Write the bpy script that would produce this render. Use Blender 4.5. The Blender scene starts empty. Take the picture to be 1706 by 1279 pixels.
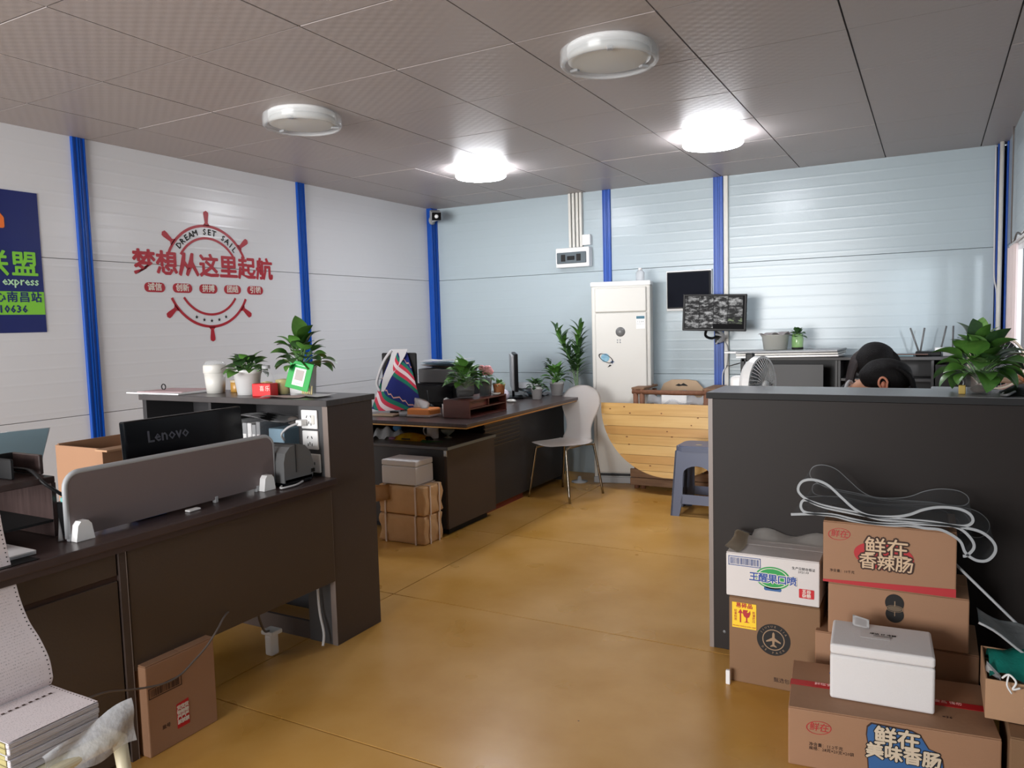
import bpy, bmesh, math, random
from mathutils import Vector, Matrix, Euler
random.seed(7)
sc = bpy.context.scene
C = sc.collection
PI = math.pi

# ---------------------------------------------------------------- camera, world, light, exposure
cd = bpy.data.cameras.new('camera')
cam = bpy.data.objects.new('camera', cd); C.objects.link(cam)
cd.sensor_width = 36.0
cd.lens = 1273.0 / 1706.0 * 36.0
cd.clip_start = 0.05
def cam_matrix(rx, ry, rz, loc):
    cx, sx, cy, sy, cz, sz = math.cos(rx), math.sin(rx), math.cos(ry), math.sin(ry), math.cos(rz), math.sin(rz)
    Rz = Matrix(((cz, -sz, 0), (sz, cz, 0), (0, 0, 1)))
    Rx = Matrix(((1, 0, 0), (0, cx, -sx), (0, sx, cx)))
    Rr = Matrix(((cy, 0, sy), (0, 1, 0), (-sy, 0, cy)))
    R = Rz @ Rx @ Rr
    M = Matrix((R.col[0], R.col[2], -R.col[1])).transposed().to_4x4()
    M.translation = loc
    return M
cam.matrix_world = cam_matrix(-0.0798, 0.0275, 0.5032, Vector((0, 0, 1.39)))
sc.camera = cam

w = bpy.data.worlds.new('world'); sc.world = w; w.use_nodes = True
bg = w.node_tree.nodes['Background']
bg.inputs[0].default_value = (0.86, 0.93, 1.0, 1); bg.inputs[1].default_value = 1.0

def area(name, loc, rot, sx, sy, power, col=(1, 1, 1)):
    l = bpy.data.lights.new(name, 'AREA'); l.shape = 'RECTANGLE'; l.size = sx; l.size_y = sy
    l.energy = power; l.color = col
    o = bpy.data.objects.new(name, l); C.objects.link(o); o.location = loc; o.rotation_euler = rot
    return o
# daylight from the open shop front behind the camera, and from the window in the right wall
area('daylight_entrance', (-2.6, -5.2, 1.5), (math.radians(90), 0, math.radians(-4)), 5.0, 2.6, 760, (1.0, 0.985, 0.97))
area('daylight_window', (1.25, 1.9, 1.76), (0, math.radians(90), math.radians(-75)), 0.25, 0.25, 85, (0.95, 0.97, 1.0))

vs = sc.view_settings
vs.view_transform = 'Standard'; vs.look = 'None'; vs.exposure = 0.24; vs.gamma = 1.0
vs.use_curve_mapping = False

# ---------------------------------------------------------------- materials
def lin(c):
    return tuple(((v / 255) / 12.92 if v / 255 <= 0.04045 else ((v / 255 + 0.055) / 1.055) ** 2.4) for v in c)
MAT = {}
def mat(name, rgb, rough=0.5, metal=0.0, spec=0.5, noise=None, bump=None, alpha=1.0, emit=None, coat=0.0, trans=0.0, ior=1.45, sss=0.0):
    """noise=(second rgb, scale, contrast)   bump=(scale, strength, stretch xyz)"""
    if name in MAT: return MAT[name]
    m = bpy.data.materials.new(name); m.use_nodes = True
    nt = m.node_tree; b = nt.nodes['Principled BSDF']
    c = lin(rgb)
    b.inputs['Base Color'].default_value = (*c, 1)
    b.inputs['Roughness'].default_value = rough
    b.inputs['Metallic'].default_value = metal
    b.inputs['Specular IOR Level'].default_value = spec
    b.inputs['Alpha'].default_value = alpha
    b.inputs['Coat Weight'].default_value = coat
    b.inputs['Transmission Weight'].default_value = trans
    b.inputs['IOR'].default_value = ior
    if emit:
        b.inputs['Emission Color'].default_value = (*lin(emit[0]), 1); b.inputs['Emission Strength'].default_value = emit[1]
    if noise or bump:
        tc = nt.nodes.new('ShaderNodeTexCoord')
    if noise:
        n = nt.nodes.new('ShaderNodeTexNoise'); n.inputs['Scale'].default_value = noise[1]; n.inputs['Detail'].default_value = 5
        if len(noise) > 3:
            mp = nt.nodes.new('ShaderNodeMapping'); mp.inputs['Scale'].default_value = noise[3]
            nt.links.new(tc.outputs['Object'], mp.inputs[0]); nt.links.new(mp.outputs[0], n.inputs['Vector'])
        else:
            nt.links.new(tc.outputs['Object'], n.inputs['Vector'])
        r = nt.nodes.new('ShaderNodeValToRGB')
        k = noise[2]
        r.color_ramp.elements[0].position = 0.5 - 0.5 * k; r.color_ramp.elements[1].position = 0.5 + 0.5 * k
        r.color_ramp.elements[0].color = (*c, 1); r.color_ramp.elements[1].color = (*lin(noise[0]), 1)
        nt.links.new(n.outputs['Fac'], r.inputs[0]); nt.links.new(r.outputs[0], b.inputs['Base Color'])
    if bump:
        n2 = nt.nodes.new('ShaderNodeTexNoise'); n2.inputs['Scale'].default_value = bump[0]; n2.inputs['Detail'].default_value = 4
        mp2 = nt.nodes.new('ShaderNodeMapping'); mp2.inputs['Scale'].default_value = bump[2] if len(bump) > 2 else (1, 1, 1)
        nt.links.new(tc.outputs['Object'], mp2.inputs[0]); nt.links.new(mp2.outputs[0], n2.inputs['Vector'])
        bp = nt.nodes.new('ShaderNodeBump'); bp.inputs['Strength'].default_value = bump[1]; bp.inputs['Distance'].default_value = 0.01
        nt.links.new(n2.outputs['Fac'], bp.inputs['Height']); nt.links.new(bp.outputs[0], b.inputs['Normal'])
    MAT[name] = m
    return m
def nodes(m): return m.node_tree, m.node_tree.nodes['Principled BSDF']

M_lam = mat('laminate_brown', (72, 61, 57), 0.42, noise=((64, 53, 49), 1.2, 0.6), bump=(160, 0.05))
M_lamw = mat('laminate_umber', (77, 63, 52), 0.42, noise=((69, 57, 50), 1.0, 0.6), bump=(160, 0.05))
M_lamg = mat('laminate_grey', (74, 74, 76), 0.45)
M_lamd = mat('laminate_charcoal', (48, 47, 49), 0.45)
M_top = mat('worktop_walnut', (60, 48, 47), 0.28, noise=((76, 62, 60), 6, 0.5, (12, 0.6, 1)))
M_ctop = mat('counter_top_grey', (142, 142, 146), 0.3, bump=(200, 0.05))
M_dark = mat('cabinet_top_dark', (62, 60, 61), 0.3, noise=((84, 80, 80), 5, 0.5, (1, 8, 1)))
M_edge = mat('edge_band_light', (128, 116, 110), 0.4)
M_screenpanel = mat('screen_panel_taupe', (116, 104, 104), 0.6, bump=(300, 0.05))
M_white = mat('white_plastic', (240, 240, 240), 0.35)
M_offw = mat('off_white_plastic', (214, 212, 206), 0.4)
M_cream = mat('cream_plastic', (208, 200, 172), 0.4)
M_beige = mat('beige_plastic', (178, 168, 140), 0.45)
M_black = mat('black_plastic', (16, 16, 18), 0.4, spec=0.25)
M_blackg = mat('black_gloss', (10, 11, 16), 0.2, spec=0.35)
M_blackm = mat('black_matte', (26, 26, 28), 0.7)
M_grey = mat('grey_plastic', (104, 105, 106), 0.32)
M_ltgrey = mat('light_grey_plastic', (165, 167, 170), 0.4)
M_chrome = mat('chrome', (150, 142, 130), 0.2, metal=1.0)
M_silver = mat('silver_edge', (190, 195, 198), 0.25, metal=0.9)
M_gold = mat('gold_strip', (190, 150, 95), 0.3, metal=0.8)
M_paper = mat('paper_white', (226, 226, 228), 0.75)
M_paperb = mat('paper_blue', (176, 208, 222), 0.7)
M_paperp = mat('paper_pink', (214, 186, 190), 0.7)
M_card = mat('cardboard', (184, 146, 114), 0.75, noise=((172, 134, 104), 3, 0.7), bump=(60, 0.06, (1, 1, 6)))
M_cardo = mat('cardboard_orange', (160, 121, 93), 0.72, noise=((151, 114, 87), 2.5, 0.7), bump=(60, 0.06, (1, 1, 6)))
M_cardd = mat('cardboard_brown', (134, 102, 74), 0.75, noise=((122, 92, 66), 3, 0.7), bump=(60, 0.06, (1, 1, 6)))
M_kraft = mat('kraft_paper', (220, 178, 130), 0.6, noise=((200, 158, 112), 9, 0.7), bump=(14, 0.7))
M_foam = mat('white_foam', (222, 219, 219), 0.7, bump=(350, 0.15))
M_ink = mat('ink_brown', (62, 40, 32), 0.7)
M_inkk = mat('ink_black', (28, 26, 26), 0.7)
M_red = mat('print_red', (176, 42, 48), 0.6)
M_redd = mat('sticker_red', (172, 24, 40), 0.4)
M_redt = mat('tape_red', (190, 32, 42), 0.35)
M_wprint = mat('print_white', (222, 214, 204), 0.6)
M_blue = mat('print_blue', (36, 74, 150), 0.5)
M_bluec = mat('print_steel_blue', (52, 96, 150), 0.6)
M_green = mat('print_green', (40, 150, 74), 0.5)
M_gcard = mat('card_green', (10, 156, 62), 0.4)
M_yellow = mat('print_yellow', (240, 200, 40), 0.5)
M_rail = mat('blue_painted_rail', (6, 74, 168), 0.35)
M_wood = mat('pine', (226, 186, 116), 0.4, noise=((196, 146, 78), 2.2, 0.8, (1.2, 1, 16)))
M_wood2 = mat('pine_pale', (232, 196, 130), 0.4, noise=((212, 164, 92), 2.6, 0.8, (1.0, 1, 14)))
M_wood3 = mat('pine_warm', (214, 168, 98), 0.4, noise=((190, 138, 74), 2.4, 0.8, (1.1, 1, 15)))
M_rust = mat('old_reddish_wood', (140, 96, 72), 0.7, noise=((108, 72, 54), 8, 0.7, (8, 8, 1)))
M_oldw = mat('old_grey_wood', (150, 118, 92), 0.8, noise=((116, 88, 68), 6, 0.7, (1, 8, 8)))
M_maroon = mat('maroon_wood', (82, 38, 32), 0.35, noise=((96, 48, 38), 6, 0.6, (1, 8, 8)))
M_stool = mat('stool_slate_blue', (98, 106, 130), 0.4)
M_leaf = mat('leaf_green', (52, 98, 40), 0.35, noise=((88, 132, 56), 5, 0.7))
M_leafd = mat('leaf_dark', (36, 66, 36), 0.35, noise=((64, 96, 52), 9, 0.7))
M_leafb = mat('leaf_bright', (84, 142, 66), 0.35, noise=((140, 176, 108), 8, 0.6))
M_stem = mat('stem_green', (96, 138, 76), 0.5)
M_soil = mat('soil', (58, 46, 38), 0.9, bump=(60, 1.0))
M_terra = mat('terracotta', (196, 128, 82), 0.6)
M_pink = mat('petal_pink', (238, 150, 160), 0.5, noise=((246, 190, 190), 20, 0.6))
M_skin = mat('skin', (206, 152, 122), 0.5, sss=0.1)
M_hair = mat('hair_black', (12, 11, 12), 0.6, spec=0.2, noise=((24, 20, 21), 14, 0.6, (6, 6, 1)), bump=(60, 0.5, (6, 6, 0.6)))
M_hairb = mat('hair_dark_brown', (26, 20, 21), 0.4, noise=((48, 34, 34), 14, 0.6, (6, 6, 1)), bump=(60, 0.5, (6, 6, 0.6)))
M_shirtk = mat('shirt_black', (30, 30, 34), 0.85)
M_shirtw = mat('shirt_pale', (196, 196, 200), 0.85)
M_jeans = mat('trousers_navy', (38, 44, 66), 0.85)
M_tan = mat('tan_moulded', (188, 160, 130), 0.6)
M_cable_w = mat('cable_white', (206, 206, 208), 0.5)
M_cable_k = mat('cable_black', (26, 26, 28), 0.5)
M_cable_g = mat('cable_grey', (104, 96, 92), 0.5)
M_trunk = mat('trunking_white', (216, 214, 208), 0.4)
M_orange = mat('tissue_orange', (232, 140, 70), 0.4)
M_teal = mat('teal_bag', (30, 150, 136), 0.4, bump=(20, 0.8))
M_crump = mat('crumpled_plastic', (214, 216, 220), 0.2, alpha=0.5, bump=(18, 1.0))
M_clear = mat('clear_plastic', (236, 240, 240), 0.06, alpha=0.07, spec=0.8)
M_clearg = mat('clear_plastic_green', (150, 200, 110), 0.1, alpha=0.5, spec=0.8)
M_water = mat('water', (196, 210, 196), 0.05, alpha=0.35)
M_strip = mat('clear_vinyl_sheet', (128, 132, 136), 0.2, alpha=0.3, spec=0.9)
M_stripe = mat('clear_vinyl_edge', (168, 172, 176), 0.25, alpha=0.9)
M_frost = mat('frosted_acrylic', (222, 226, 228), 0.15, alpha=0.32, spec=0.8)
M_lampoff = mat('lamp_diffuser_off', (206, 206, 202), 0.4)
M_lampon = mat('lamp_diffuser_lit', (255, 255, 255), 0.4, emit=((246, 249, 255), 42.0))

# floor: mottled yellow epoxy
M_floor = mat('floor_epoxy', (176, 134, 66), 0.24, noise=((192, 150, 98), 1.1, 0.8), bump=(30, 0.04))
def _floor():
    nt, b = nodes(M_floor)
    tc = nt.nodes.new('ShaderNodeTexCoord')
    n = nt.nodes.new('ShaderNodeTexNoise'); n.inputs['Scale'].default_value = 2.6; n.inputs['Detail'].default_value = 6
    nt.links.new(tc.outputs['Object'], n.inputs['Vector'])
    r = nt.nodes.new('ShaderNodeValToRGB'); r.color_ramp.elements[0].position = 0.32; r.color_ramp.elements[1].position = 0.7
    r.color_ramp.elements[0].color = (*lin((190, 140, 60)), 1); r.color_ramp.elements[1].color = (*lin((208, 162, 94)), 1)
    nt.links.new(n.outputs['Fac'], r.inputs[0])
    # specks
    v = nt.nodes.new('ShaderNodeTexVoronoi'); v.inputs['Scale'].default_value = 3.2
    nt.links.new(tc.outputs['Object'], v.inputs['Vector'])
    lt = nt.nodes.new('ShaderNodeMath'); lt.operation = 'LESS_THAN'; lt.inputs[1].default_value = 0.014
    nt.links.new(v.outputs['Distance'], lt.inputs[0])
    mx = nt.nodes.new('ShaderNodeMixRGB'); mx.inputs[2].default_value = (*lin((84, 56, 30)), 1)
    nt.links.new(lt.outputs[0], mx.inputs[0]); nt.links.new(r.outputs[0], mx.inputs[1])
    nt.links.new(mx.outputs[0], b.inputs['Base Color'])
    n3 = nt.nodes.new('ShaderNodeTexNoise'); n3.inputs['Scale'].default_value = 3.0
    nt.links.new(tc.outputs['Object'], n3.inputs['Vector'])
    mr = nt.nodes.new('ShaderNodeMapRange'); mr.inputs[3].default_value = 0.2; mr.inputs[4].default_value = 0.42
    nt.links.new(n3.outputs['Fac'], mr.inputs[0]); nt.links.new(mr.outputs[0], b.inputs['Roughness'])
_floor()
M_joint = mat('floor_joint', (92, 62, 34), 0.9)

def ribbed(name, rgb, rough, freq, strength):
    m = mat(name, rgb, rough)
    nt, b = nodes(m)
    tc = nt.nodes.new('ShaderNodeTexCoord'); sp = nt.nodes.new('ShaderNodeSeparateXYZ')
    nt.links.new(tc.outputs['Object'], sp.inputs[0])
    mu = nt.nodes.new('ShaderNodeMath'); mu.operation = 'MULTIPLY'; mu.inputs[1].default_value = freq
    nt.links.new(sp.outputs['Z'], mu.inputs[0])
    sn = nt.nodes.new('ShaderNodeMath'); sn.operation = 'SINE'; nt.links.new(mu.outputs[0], sn.inputs[0])
    pw = nt.nodes.new('ShaderNodeMath'); pw.operation = 'POWER'; pw.inputs[1].default_value = 30
    ab = nt.nodes.new('ShaderNodeMath'); ab.operation = 'ABSOLUTE'; nt.links.new(sn.outputs[0], ab.inputs[0])
    nt.links.new(ab.outputs[0], pw.inputs[0])
    bp = nt.nodes.new('ShaderNodeBump'); bp.inputs['Strength'].default_value = strength; bp.inputs['Distance'].default_value = 0.004
    nt.links.new(pw.outputs[0], bp.inputs['Height']); nt.links.new(bp.outputs[0], b.inputs['Normal'])
    return m
M_wallL = ribbed('wall_sheet_white', (220, 220, 223), 0.24, PI / 0.083, 0.11)
M_wallB = ribbed('wall_sheet_cool', (174, 188, 195), 0.24, PI / 0.083, 0.11)

# embossed ceiling tile
M_tile = mat('ceiling_tile_embossed', (176, 167, 165), 0.42, spec=0.4)
def _tile():
    nt, b = nodes(M_tile)
    tc = nt.nodes.new('ShaderNodeTexCoord'); sp = nt.nodes.new('ShaderNodeSeparateXYZ')
    nt.links.new(tc.outputs['Object'], sp.inputs[0])
    def sine(sock, k):
        mu = nt.nodes.new('ShaderNodeMath'); mu.operation = 'MULTIPLY'; mu.inputs[1].default_value = k
        nt.links.new(sock, mu.inputs[0])
        s = nt.nodes.new('ShaderNodeMath'); s.operation = 'SINE'; nt.links.new(mu.outputs[0], s.inputs[0]); return s.outputs[0]
    a = sine(sp.outputs['X'], 2 * PI / 0.075); c = sine(sp.outputs['Y'], 2 * PI / 0.05)
    m1 = nt.nodes.new('ShaderNodeMath'); m1.operation = 'MULTIPLY'; nt.links.new(a, m1.inputs[0]); nt.links.new(c, m1.inputs[1])
    bp = nt.nodes.new('ShaderNodeBump'); bp.inputs['Strength'].default_value = 0.09; bp.inputs['Distance'].default_value = 0.003
    nt.links.new(m1.outputs[0], bp.inputs['Height']); nt.links.new(bp.outputs[0], b.inputs['Normal'])
_tile()
M_tbar = mat('ceiling_grid_metal', (58, 54, 54), 0.5)
M_tbarw = mat('ceiling_grid_bright', (176, 172, 170), 0.35)

# ---------------------------------------------------------------- mesh builder
class MB:
    def __init__(s): s.b = bmesh.new(); s.mi = 0
    def _set(s, faces):
        for f in faces: f.material_index = s.mi
    def box(s, x0, x1, y0, y1, z0, z1, bev=0.0, seg=2, M=None):
        v = [s.b.verts.new((x, y, z)) for x in (x0, x1) for y in (y0, y1) for z in (z0, z1)]
        q = [(0, 1, 3, 2), (4, 6, 7, 5), (0, 4, 5, 1), (2, 3, 7, 6), (0, 2, 6, 4), (1, 5, 7, 3)]
        fs = [s.b.faces.new([v[i] for i in f]) for f in q]; s._set(fs)
        if M: bmesh.ops.transform(s.b, matrix=M, verts=v)
        if bev > 0:
            es = list({e for f in fs for e in f.edges})
            r = bmesh.ops.bevel(s.b, geom=es, offset=bev, segments=seg, affect='EDGES', profile=0.5)
            s._set(r['faces'])
        return s
    def prism(s, pts, h, axis='z', o=0.0, M=None):
        """pts 2-D outline extruded by h along axis from offset o"""
        def p3(p, t):
            return {'z': (p[0], p[1], t), 'y': (p[0], t, p[1]), 'x': (t, p[0], p[1])}[axis]
        a = [s.b.verts.new(p3(p, o)) for p in pts]; c = [s.b.verts.new(p3(p, o + h)) for p in pts]
        n = len(pts); fs = [s.b.faces.new(a), s.b.faces.new(list(reversed(c)))]
        for i in range(n): fs.append(s.b.faces.new((a[i], c[i], c[(i + 1) % n], a[(i + 1) % n])))
        s._set(fs)
        if M: bmesh.ops.transform(s.b, matrix=M, verts=a + c)
        return s
    def lathe(s, prof, n=24, cx=0, cy=0, cz=0, M=None, sx=1, sy=1):
        rings = []; allv = []
        for r, z in prof:
            if r < 1e-6:
                v = s.b.verts.new((cx, cy, cz + z)); rings.append([v]); allv.append(v)
            else:
                rg = [s.b.verts.new((cx + sx * r * math.cos(2 * PI * i / n), cy + sy * r * math.sin(2 * PI * i / n), cz + z)) for i in range(n)]
                rings.append(rg); allv += rg
        fs = []
        for A, B in zip(rings, rings[1:]):
            if len(A) == 1 and len(B) == 1: continue
            for i in range(n):
                j = (i + 1) % n
                if len(A) == 1: fs.append(s.b.faces.new((A[0], B[j], B[i])))
                elif len(B) == 1: fs.append(s.b.faces.new((A[i], A[j], B[0])))
                else: fs.append(s.b.faces.new((A[i], A[j], B[j], B[i])))
        for f in fs: f.smooth = True
        s._set(fs)
        if M: bmesh.ops.transform(s.b, matrix=M, verts=allv)
        return s
    def tube(s, pts, r, n=8, caps=True, radii=None):
        pts = [Vector(p) for p in pts]; rings = []
        up = Vector((0, 0, 1)); prev = None
        for i, p in enumerate(pts):
            t = (pts[min(i + 1, len(pts) - 1)] - pts[max(i - 1, 0)]).normalized()
            if prev is None:
                a = t.orthogonal().normalized()
            else:
                a = (prev - t * prev.dot(t)).normalized()
            prev = a; c = t.cross(a)
            rr = radii[i] if radii else r
            rings.append([s.b.verts.new(p + (a * math.cos(2 * PI * k / n) + c * math.sin(2 * PI * k / n)) * rr) for k in range(n)])
        fs = []
        for A, B in zip(rings, rings[1:]):
            for k in range(n): fs.append(s.b.faces.new((A[k], A[(k + 1) % n], B[(k + 1) % n], B[k])))
        for f in fs: f.smooth = True
        if caps:
            fs.append(s.b.faces.new(list(reversed(rings[0])))); fs.append(s.b.faces.new(rings[-1]))
        s._set(fs); return s
    def ring(s, ro, ri, h, n=40, M=None, a0=0, a1=2 * PI):
        """flat annulus (or arc) extruded by h in z"""
        full = abs(a1 - a0 - 2 * PI) < 1e-6
        m = n if full else n + 1
        V = []
        for i in range(m):
            a = a0 + (a1 - a0) * i / n
            c, d = math.cos(a), math.sin(a)
            V.append([s.b.verts.new(p) for p in ((ro * c, ro * d, 0), (ri * c, ri * d, 0), (ri * c, ri * d, h), (ro * c, ro * d, h))])
        fs = []
        for i in range(n if full else n):
            A = V[i]; B = V[(i + 1) % m]
            for k in range(4): fs.append(s.b.faces.new((A[k], B[k], B[(k + 1) % 4], A[(k + 1) % 4])))
        if not full:
            fs.append(s.b.faces.new(V[0])); fs.append(s.b.faces.new(list(reversed(V[-1]))))
        s._set(fs)
        if M: bmesh.ops.transform(s.b, matrix=M, verts=[v for q in V for v in q])
        return s
    def sphere(s, c, r, sx=1, sy=1, sz=1, u=16, v=10, M=None):
        ret = bmesh.ops.create_uvsphere(s.b, u_segments=u, v_segments=v, radius=r)
        vs_ = ret['verts']
        bmesh.ops.transform(s.b, matrix=Matrix.Translation(c) @ (M or Matrix()) @ Matrix.Diagonal((sx, sy, sz, 1)), verts=vs_)
        fs = {f for x in vs_ for f in x.link_faces}
        for f in fs: f.smooth = True
        s._set(fs); return s
    def grid(s, fn, nu, nv, smooth=True, thick=0.0):
        V = [[s.b.verts.new(fn(i / nu, j / nv)) for j in range(nv + 1)] for i in range(nu + 1)]
        fs = [s.b.faces.new((V[i][j], V[i + 1][j], V[i + 1][j + 1], V[i][j + 1])) for i in range(nu) for j in range(nv)]
        for f in fs: f.smooth = smooth
        s._set(fs)
        if thick: bmesh.ops.solidify(s.b, geom=fs, thickness=thick)
        return s
    def mesh(s, name):
        me = bpy.data.meshes.new(name)
        bmesh.ops.recalc_face_normals(s.b, faces=s.b.faces)
        s.b.to_mesh(me); s.b.free(); return me

INV = {}
def thing(name, label, cat, loc=(0, 0, 0), rz=0.0, group=None):
    o = bpy.data.objects.new(name, None); C.objects.link(o)
    o.empty_display_size = 0.05
    o.location = loc; o.rotation_euler = (0, 0, rz)
    o['label'] = label; o['category'] = cat
    if group: o['group'] = group
    INV[o.name] = (Matrix.Translation(loc) @ Matrix.Rotation(rz, 4, 'Z')).inverted()
    return o
def _root(o):
    while o.parent: o = o.parent
    return o
def part(name, mb, m, parent=None, label=None, world=True, kind=None):
    """world=True: the mesh is given in world coordinates; False: in the coordinates of the thing"""
    me = mb.mesh(name) if isinstance(mb, MB) else mb
    ms = m if isinstance(m, (list, tuple)) else [m]
    me.materials.clear()
    for x in ms: me.materials.append(x)
    o = bpy.data.objects.new(name, me); C.objects.link(o)
    if parent is not None:
        o.parent = parent
        if world:
            r = _root(parent)
            if r.name in INV: me.transform(INV[r.name])
    if label: o['label'] = label
    if kind: o['kind'] = kind
    return o
def solo(name, mb, m, label, cat, group=None, kind=None):
    o = part(name, mb, m)
    # put the origin at the base of the thing
    me = o.data; n = len(me.vertices)
    xs = [v.co for v in me.vertices]
    c = Vector(((min(v.x for v in xs) + max(v.x for v in xs)) / 2, (min(v.y for v in xs) + max(v.y for v in xs)) / 2, min(v.z for v in xs)))
    me.transform(Matrix.Translation(-c)); o.location = c
    INV[o.name] = Matrix.Translation(c).inverted()
    o['label'] = label; o['category'] = cat
    if group: o['group'] = group
    if kind: o['kind'] = kind
    return o
def struct(name, mb, m, parent=None):
    o = part(name, mb, m, parent)
    if parent is None: o['kind'] = 'structure'
    return o
def copy_tree(o, parent=None):
    c = o.copy(); C.objects.link(c); c.parent = parent
    for ch in [x for x in C.objects if x.parent == o]: copy_tree(ch, c)
    return c
def shared(name, me, parent, M, m=None, world=True):
    """a child that shares its mesh; M = matrix in world (or thing) coordinates"""
    o = bpy.data.objects.new(name, me); C.objects.link(o); o.parent = parent
    r = _root(parent)
    o.matrix_local = (INV[r.name] @ M) if (world and r.name in INV) else M
    return o

def frame(o, x, y):
    """matrix with origin o, x axis, y axis (lettering lies in x-y, faces x cross y)"""
    x = Vector(x).normalized(); y = Vector(y).normalized(); z = x.cross(y).normalized(); y = z.cross(x)
    M = Matrix((x, y, z)).transposed().to_4x4(); M.translation = Vector(o); return M
def text_mesh(s, size, M, bold=0.0, align='CENTER', depth=0.0004, squash=1.0, space=1.0, shear=0.0):
    cu = bpy.data.curves.new('t', 'FONT'); cu.body = s; cu.size = size; cu.align_x = align; cu.align_y = 'CENTER'
    cu.extrude = depth; cu.space_character = space; cu.resolution_u = 1; cu.shear = shear
    o = bpy.data.objects.new('t', cu); C.objects.link(o)
    dg = bpy.context.evaluated_depsgraph_get()
    me = bpy.data.meshes.new_from_object(o.evaluated_get(dg), depsgraph=dg)
    bpy.data.objects.remove(o); bpy.data.curves.remove(cu)
    if bold:
        b = bmesh.new(); n_ = 8 if bold > .0022 else 4
        for i in range(n_ + 1):
            r_ = bold if i else 0
            me.transform(Matrix.Translation((r_ * math.cos(i * 2 * PI / n_), r_ * math.sin(i * 2 * PI / n_), i * 6e-5))); b.from_mesh(me)
            me.transform(Matrix.Translation((-r_ * math.cos(i * 2 * PI / n_), -r_ * math.sin(i * 2 * PI / n_), -i * 6e-5)))
        b.to_mesh(me); b.free()
    me.transform(M @ Matrix.Diagonal((squash, 1, 1, 1)))
    return me
def merge(meshes):
    b = bmesh.new()
    for m in meshes: b.from_mesh(m)
    me = bpy.data.meshes.new('lettering'); b.to_mesh(me); b.free(); return me
def letter(parent, s, size, M, m, name='lettering', world=True, **k):
    return part(name, text_mesh(s, size, M, **k), m, parent, world=world)
def at(M, x, y, z=0.0): return M @ Matrix.Translation((x, y, z))
def ellipse(rx, ry, n=32, cx=0, cy=0): return [(cx + rx * math.cos(2 * PI * i / n), cy + ry * math.sin(2 * PI * i / n)) for i in range(n)]
def rrect(w_, h_, r, n=5, cx=0, cy=0):
    out = []
    for (sx, sy, a) in ((1, 1, 0), (-1, 1, 90), (-1, -1, 180), (1, -1, 270)):
        for i in range(n + 1):
            t = math.radians(a + 90 * i / n)
            out.append((cx + sx * (w_ / 2 - r) + r * math.cos(t), cy + sy * (h_ / 2 - r) + r * math.sin(t)))
    return out
def catmull(pts, k=6):
    pts = [Vector(p) for p in pts]; P = [pts[0]] + pts + [pts[-1]]; out = []
    for i in range(1, len(P) - 2):
        a, b, c, d = P[i - 1:i + 3]
        for j in range(k):
            t = j / k
            out.append(0.5 * ((2 * b) + (-a + c) * t + (2 * a - 5 * b + 4 * c - d) * t * t + (-a + 3 * b - 3 * c + d) * t ** 3))
    out.append(P[-2]); return out

# ================================================================= THE SETTING
XL, XR, YB, ZC, YF = -4.376, 0.446, 6.40, 2.53, -0.95
# floor: base with slabs as pieces
fl = struct('floor', MB().box(XL - .1, 1.9, YF, YB + .1, -0.12, -0.008), M_joint)
xs_ = [XL - .1, -2.44, XR + .1]; ys_ = [YF, 0.69, 1.895, 3.09, 4.30, YB + .05]
for i in range(2):
    for j in range(5):
        part('floor_slab', MB().box(xs_[i] + .003, xs_[i + 1] - .003, ys_[j] + .003, ys_[j + 1] - .003, -0.02, 0), M_floor, fl)
# ceiling: grid with tiles as pieces
X0, Y0, T = -1.5171, 2.8518, 0.6
gx = [XL] + [X0 + T * i for i in range(-4, 4)] + [XR + .02]
gy = [YF] + [Y0 + T * j for j in range(-6, 6)] + [YB]
ce = struct('ceiling', MB().box(XL - .1, XR + .2, YF, YB + .1, ZC + .012, ZC + .08), M_tbar)
tile_me = {}
for i in range(len(gx) - 1):
    for j in range(len(gy) - 1):
        a, b_ = gx[i + 1] - gx[i], gy[j + 1] - gy[j]
        if b_ < 0.05: continue
        k = (round(a, 3), round(b_, 3))
        if k not in tile_me:
            me = MB().box(-a / 2 + .0035, a / 2 - .0035, -b_ / 2 + .0035, b_ / 2 - .0035, 0, .012).mesh('ceiling_tile')
            me.materials.append(M_tile); tile_me[k] = me
        o = bpy.data.objects.new('ceiling_tile', tile_me[k]); C.objects.link(o); o.parent = ce
        tilt = random.uniform(-.0016, .0016)
        o.location = ((gx[i] + gx[i + 1]) / 2, (gy[j] + gy[j + 1]) / 2, ZC + random.uniform(0, .0015)); o.rotation_euler = (tilt, random.uniform(-.0016, .0016), 0)
# walls: sandwich panels in three courses between blue rails
def wall_panels(parent, axis, pos, depth, bays, m):
    for a, b_ in bays:
        for z0, z1 in ((0, .915), (.918, 1.826), (1.829, ZC + .01)):
            mb = MB()
            if axis == 'x': mb.box(pos - depth, pos, a, b_, z0, z1, .0015, 1)
            else: mb.box(a, b_, pos, pos + depth, z0, z1, .0015, 1)
            part('wall_panel', mb, m, parent)
wl = struct('wall_left', MB().box(XL - .1, XL - .055, YF, YB + .1, 0, ZC), M_lamg)
wall_panels(wl, 'x', XL, .05, ((YF, .95), (.95, 2.743), (2.82, 4.532), (4.61, 6.34)), M_wallL)
wb = struct('wall_back', MB().box(XL - .1, XR + .1, YB + .055, YB + .1, 0, ZC), M_lamg)
wall_panels(wb, 'y', YB, .05, ((XL + .05, -2.56), (-2.486, -1.586), (-1.51, .38)), M_wallB)
wr = struct('wall_right', MB().box(XR + .055, XR + .09, 5.85, YB + .1, 0, ZC).box(XR + .055, XR + .09, YF, 5.85, 1.80, ZC), M_lamg)
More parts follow.
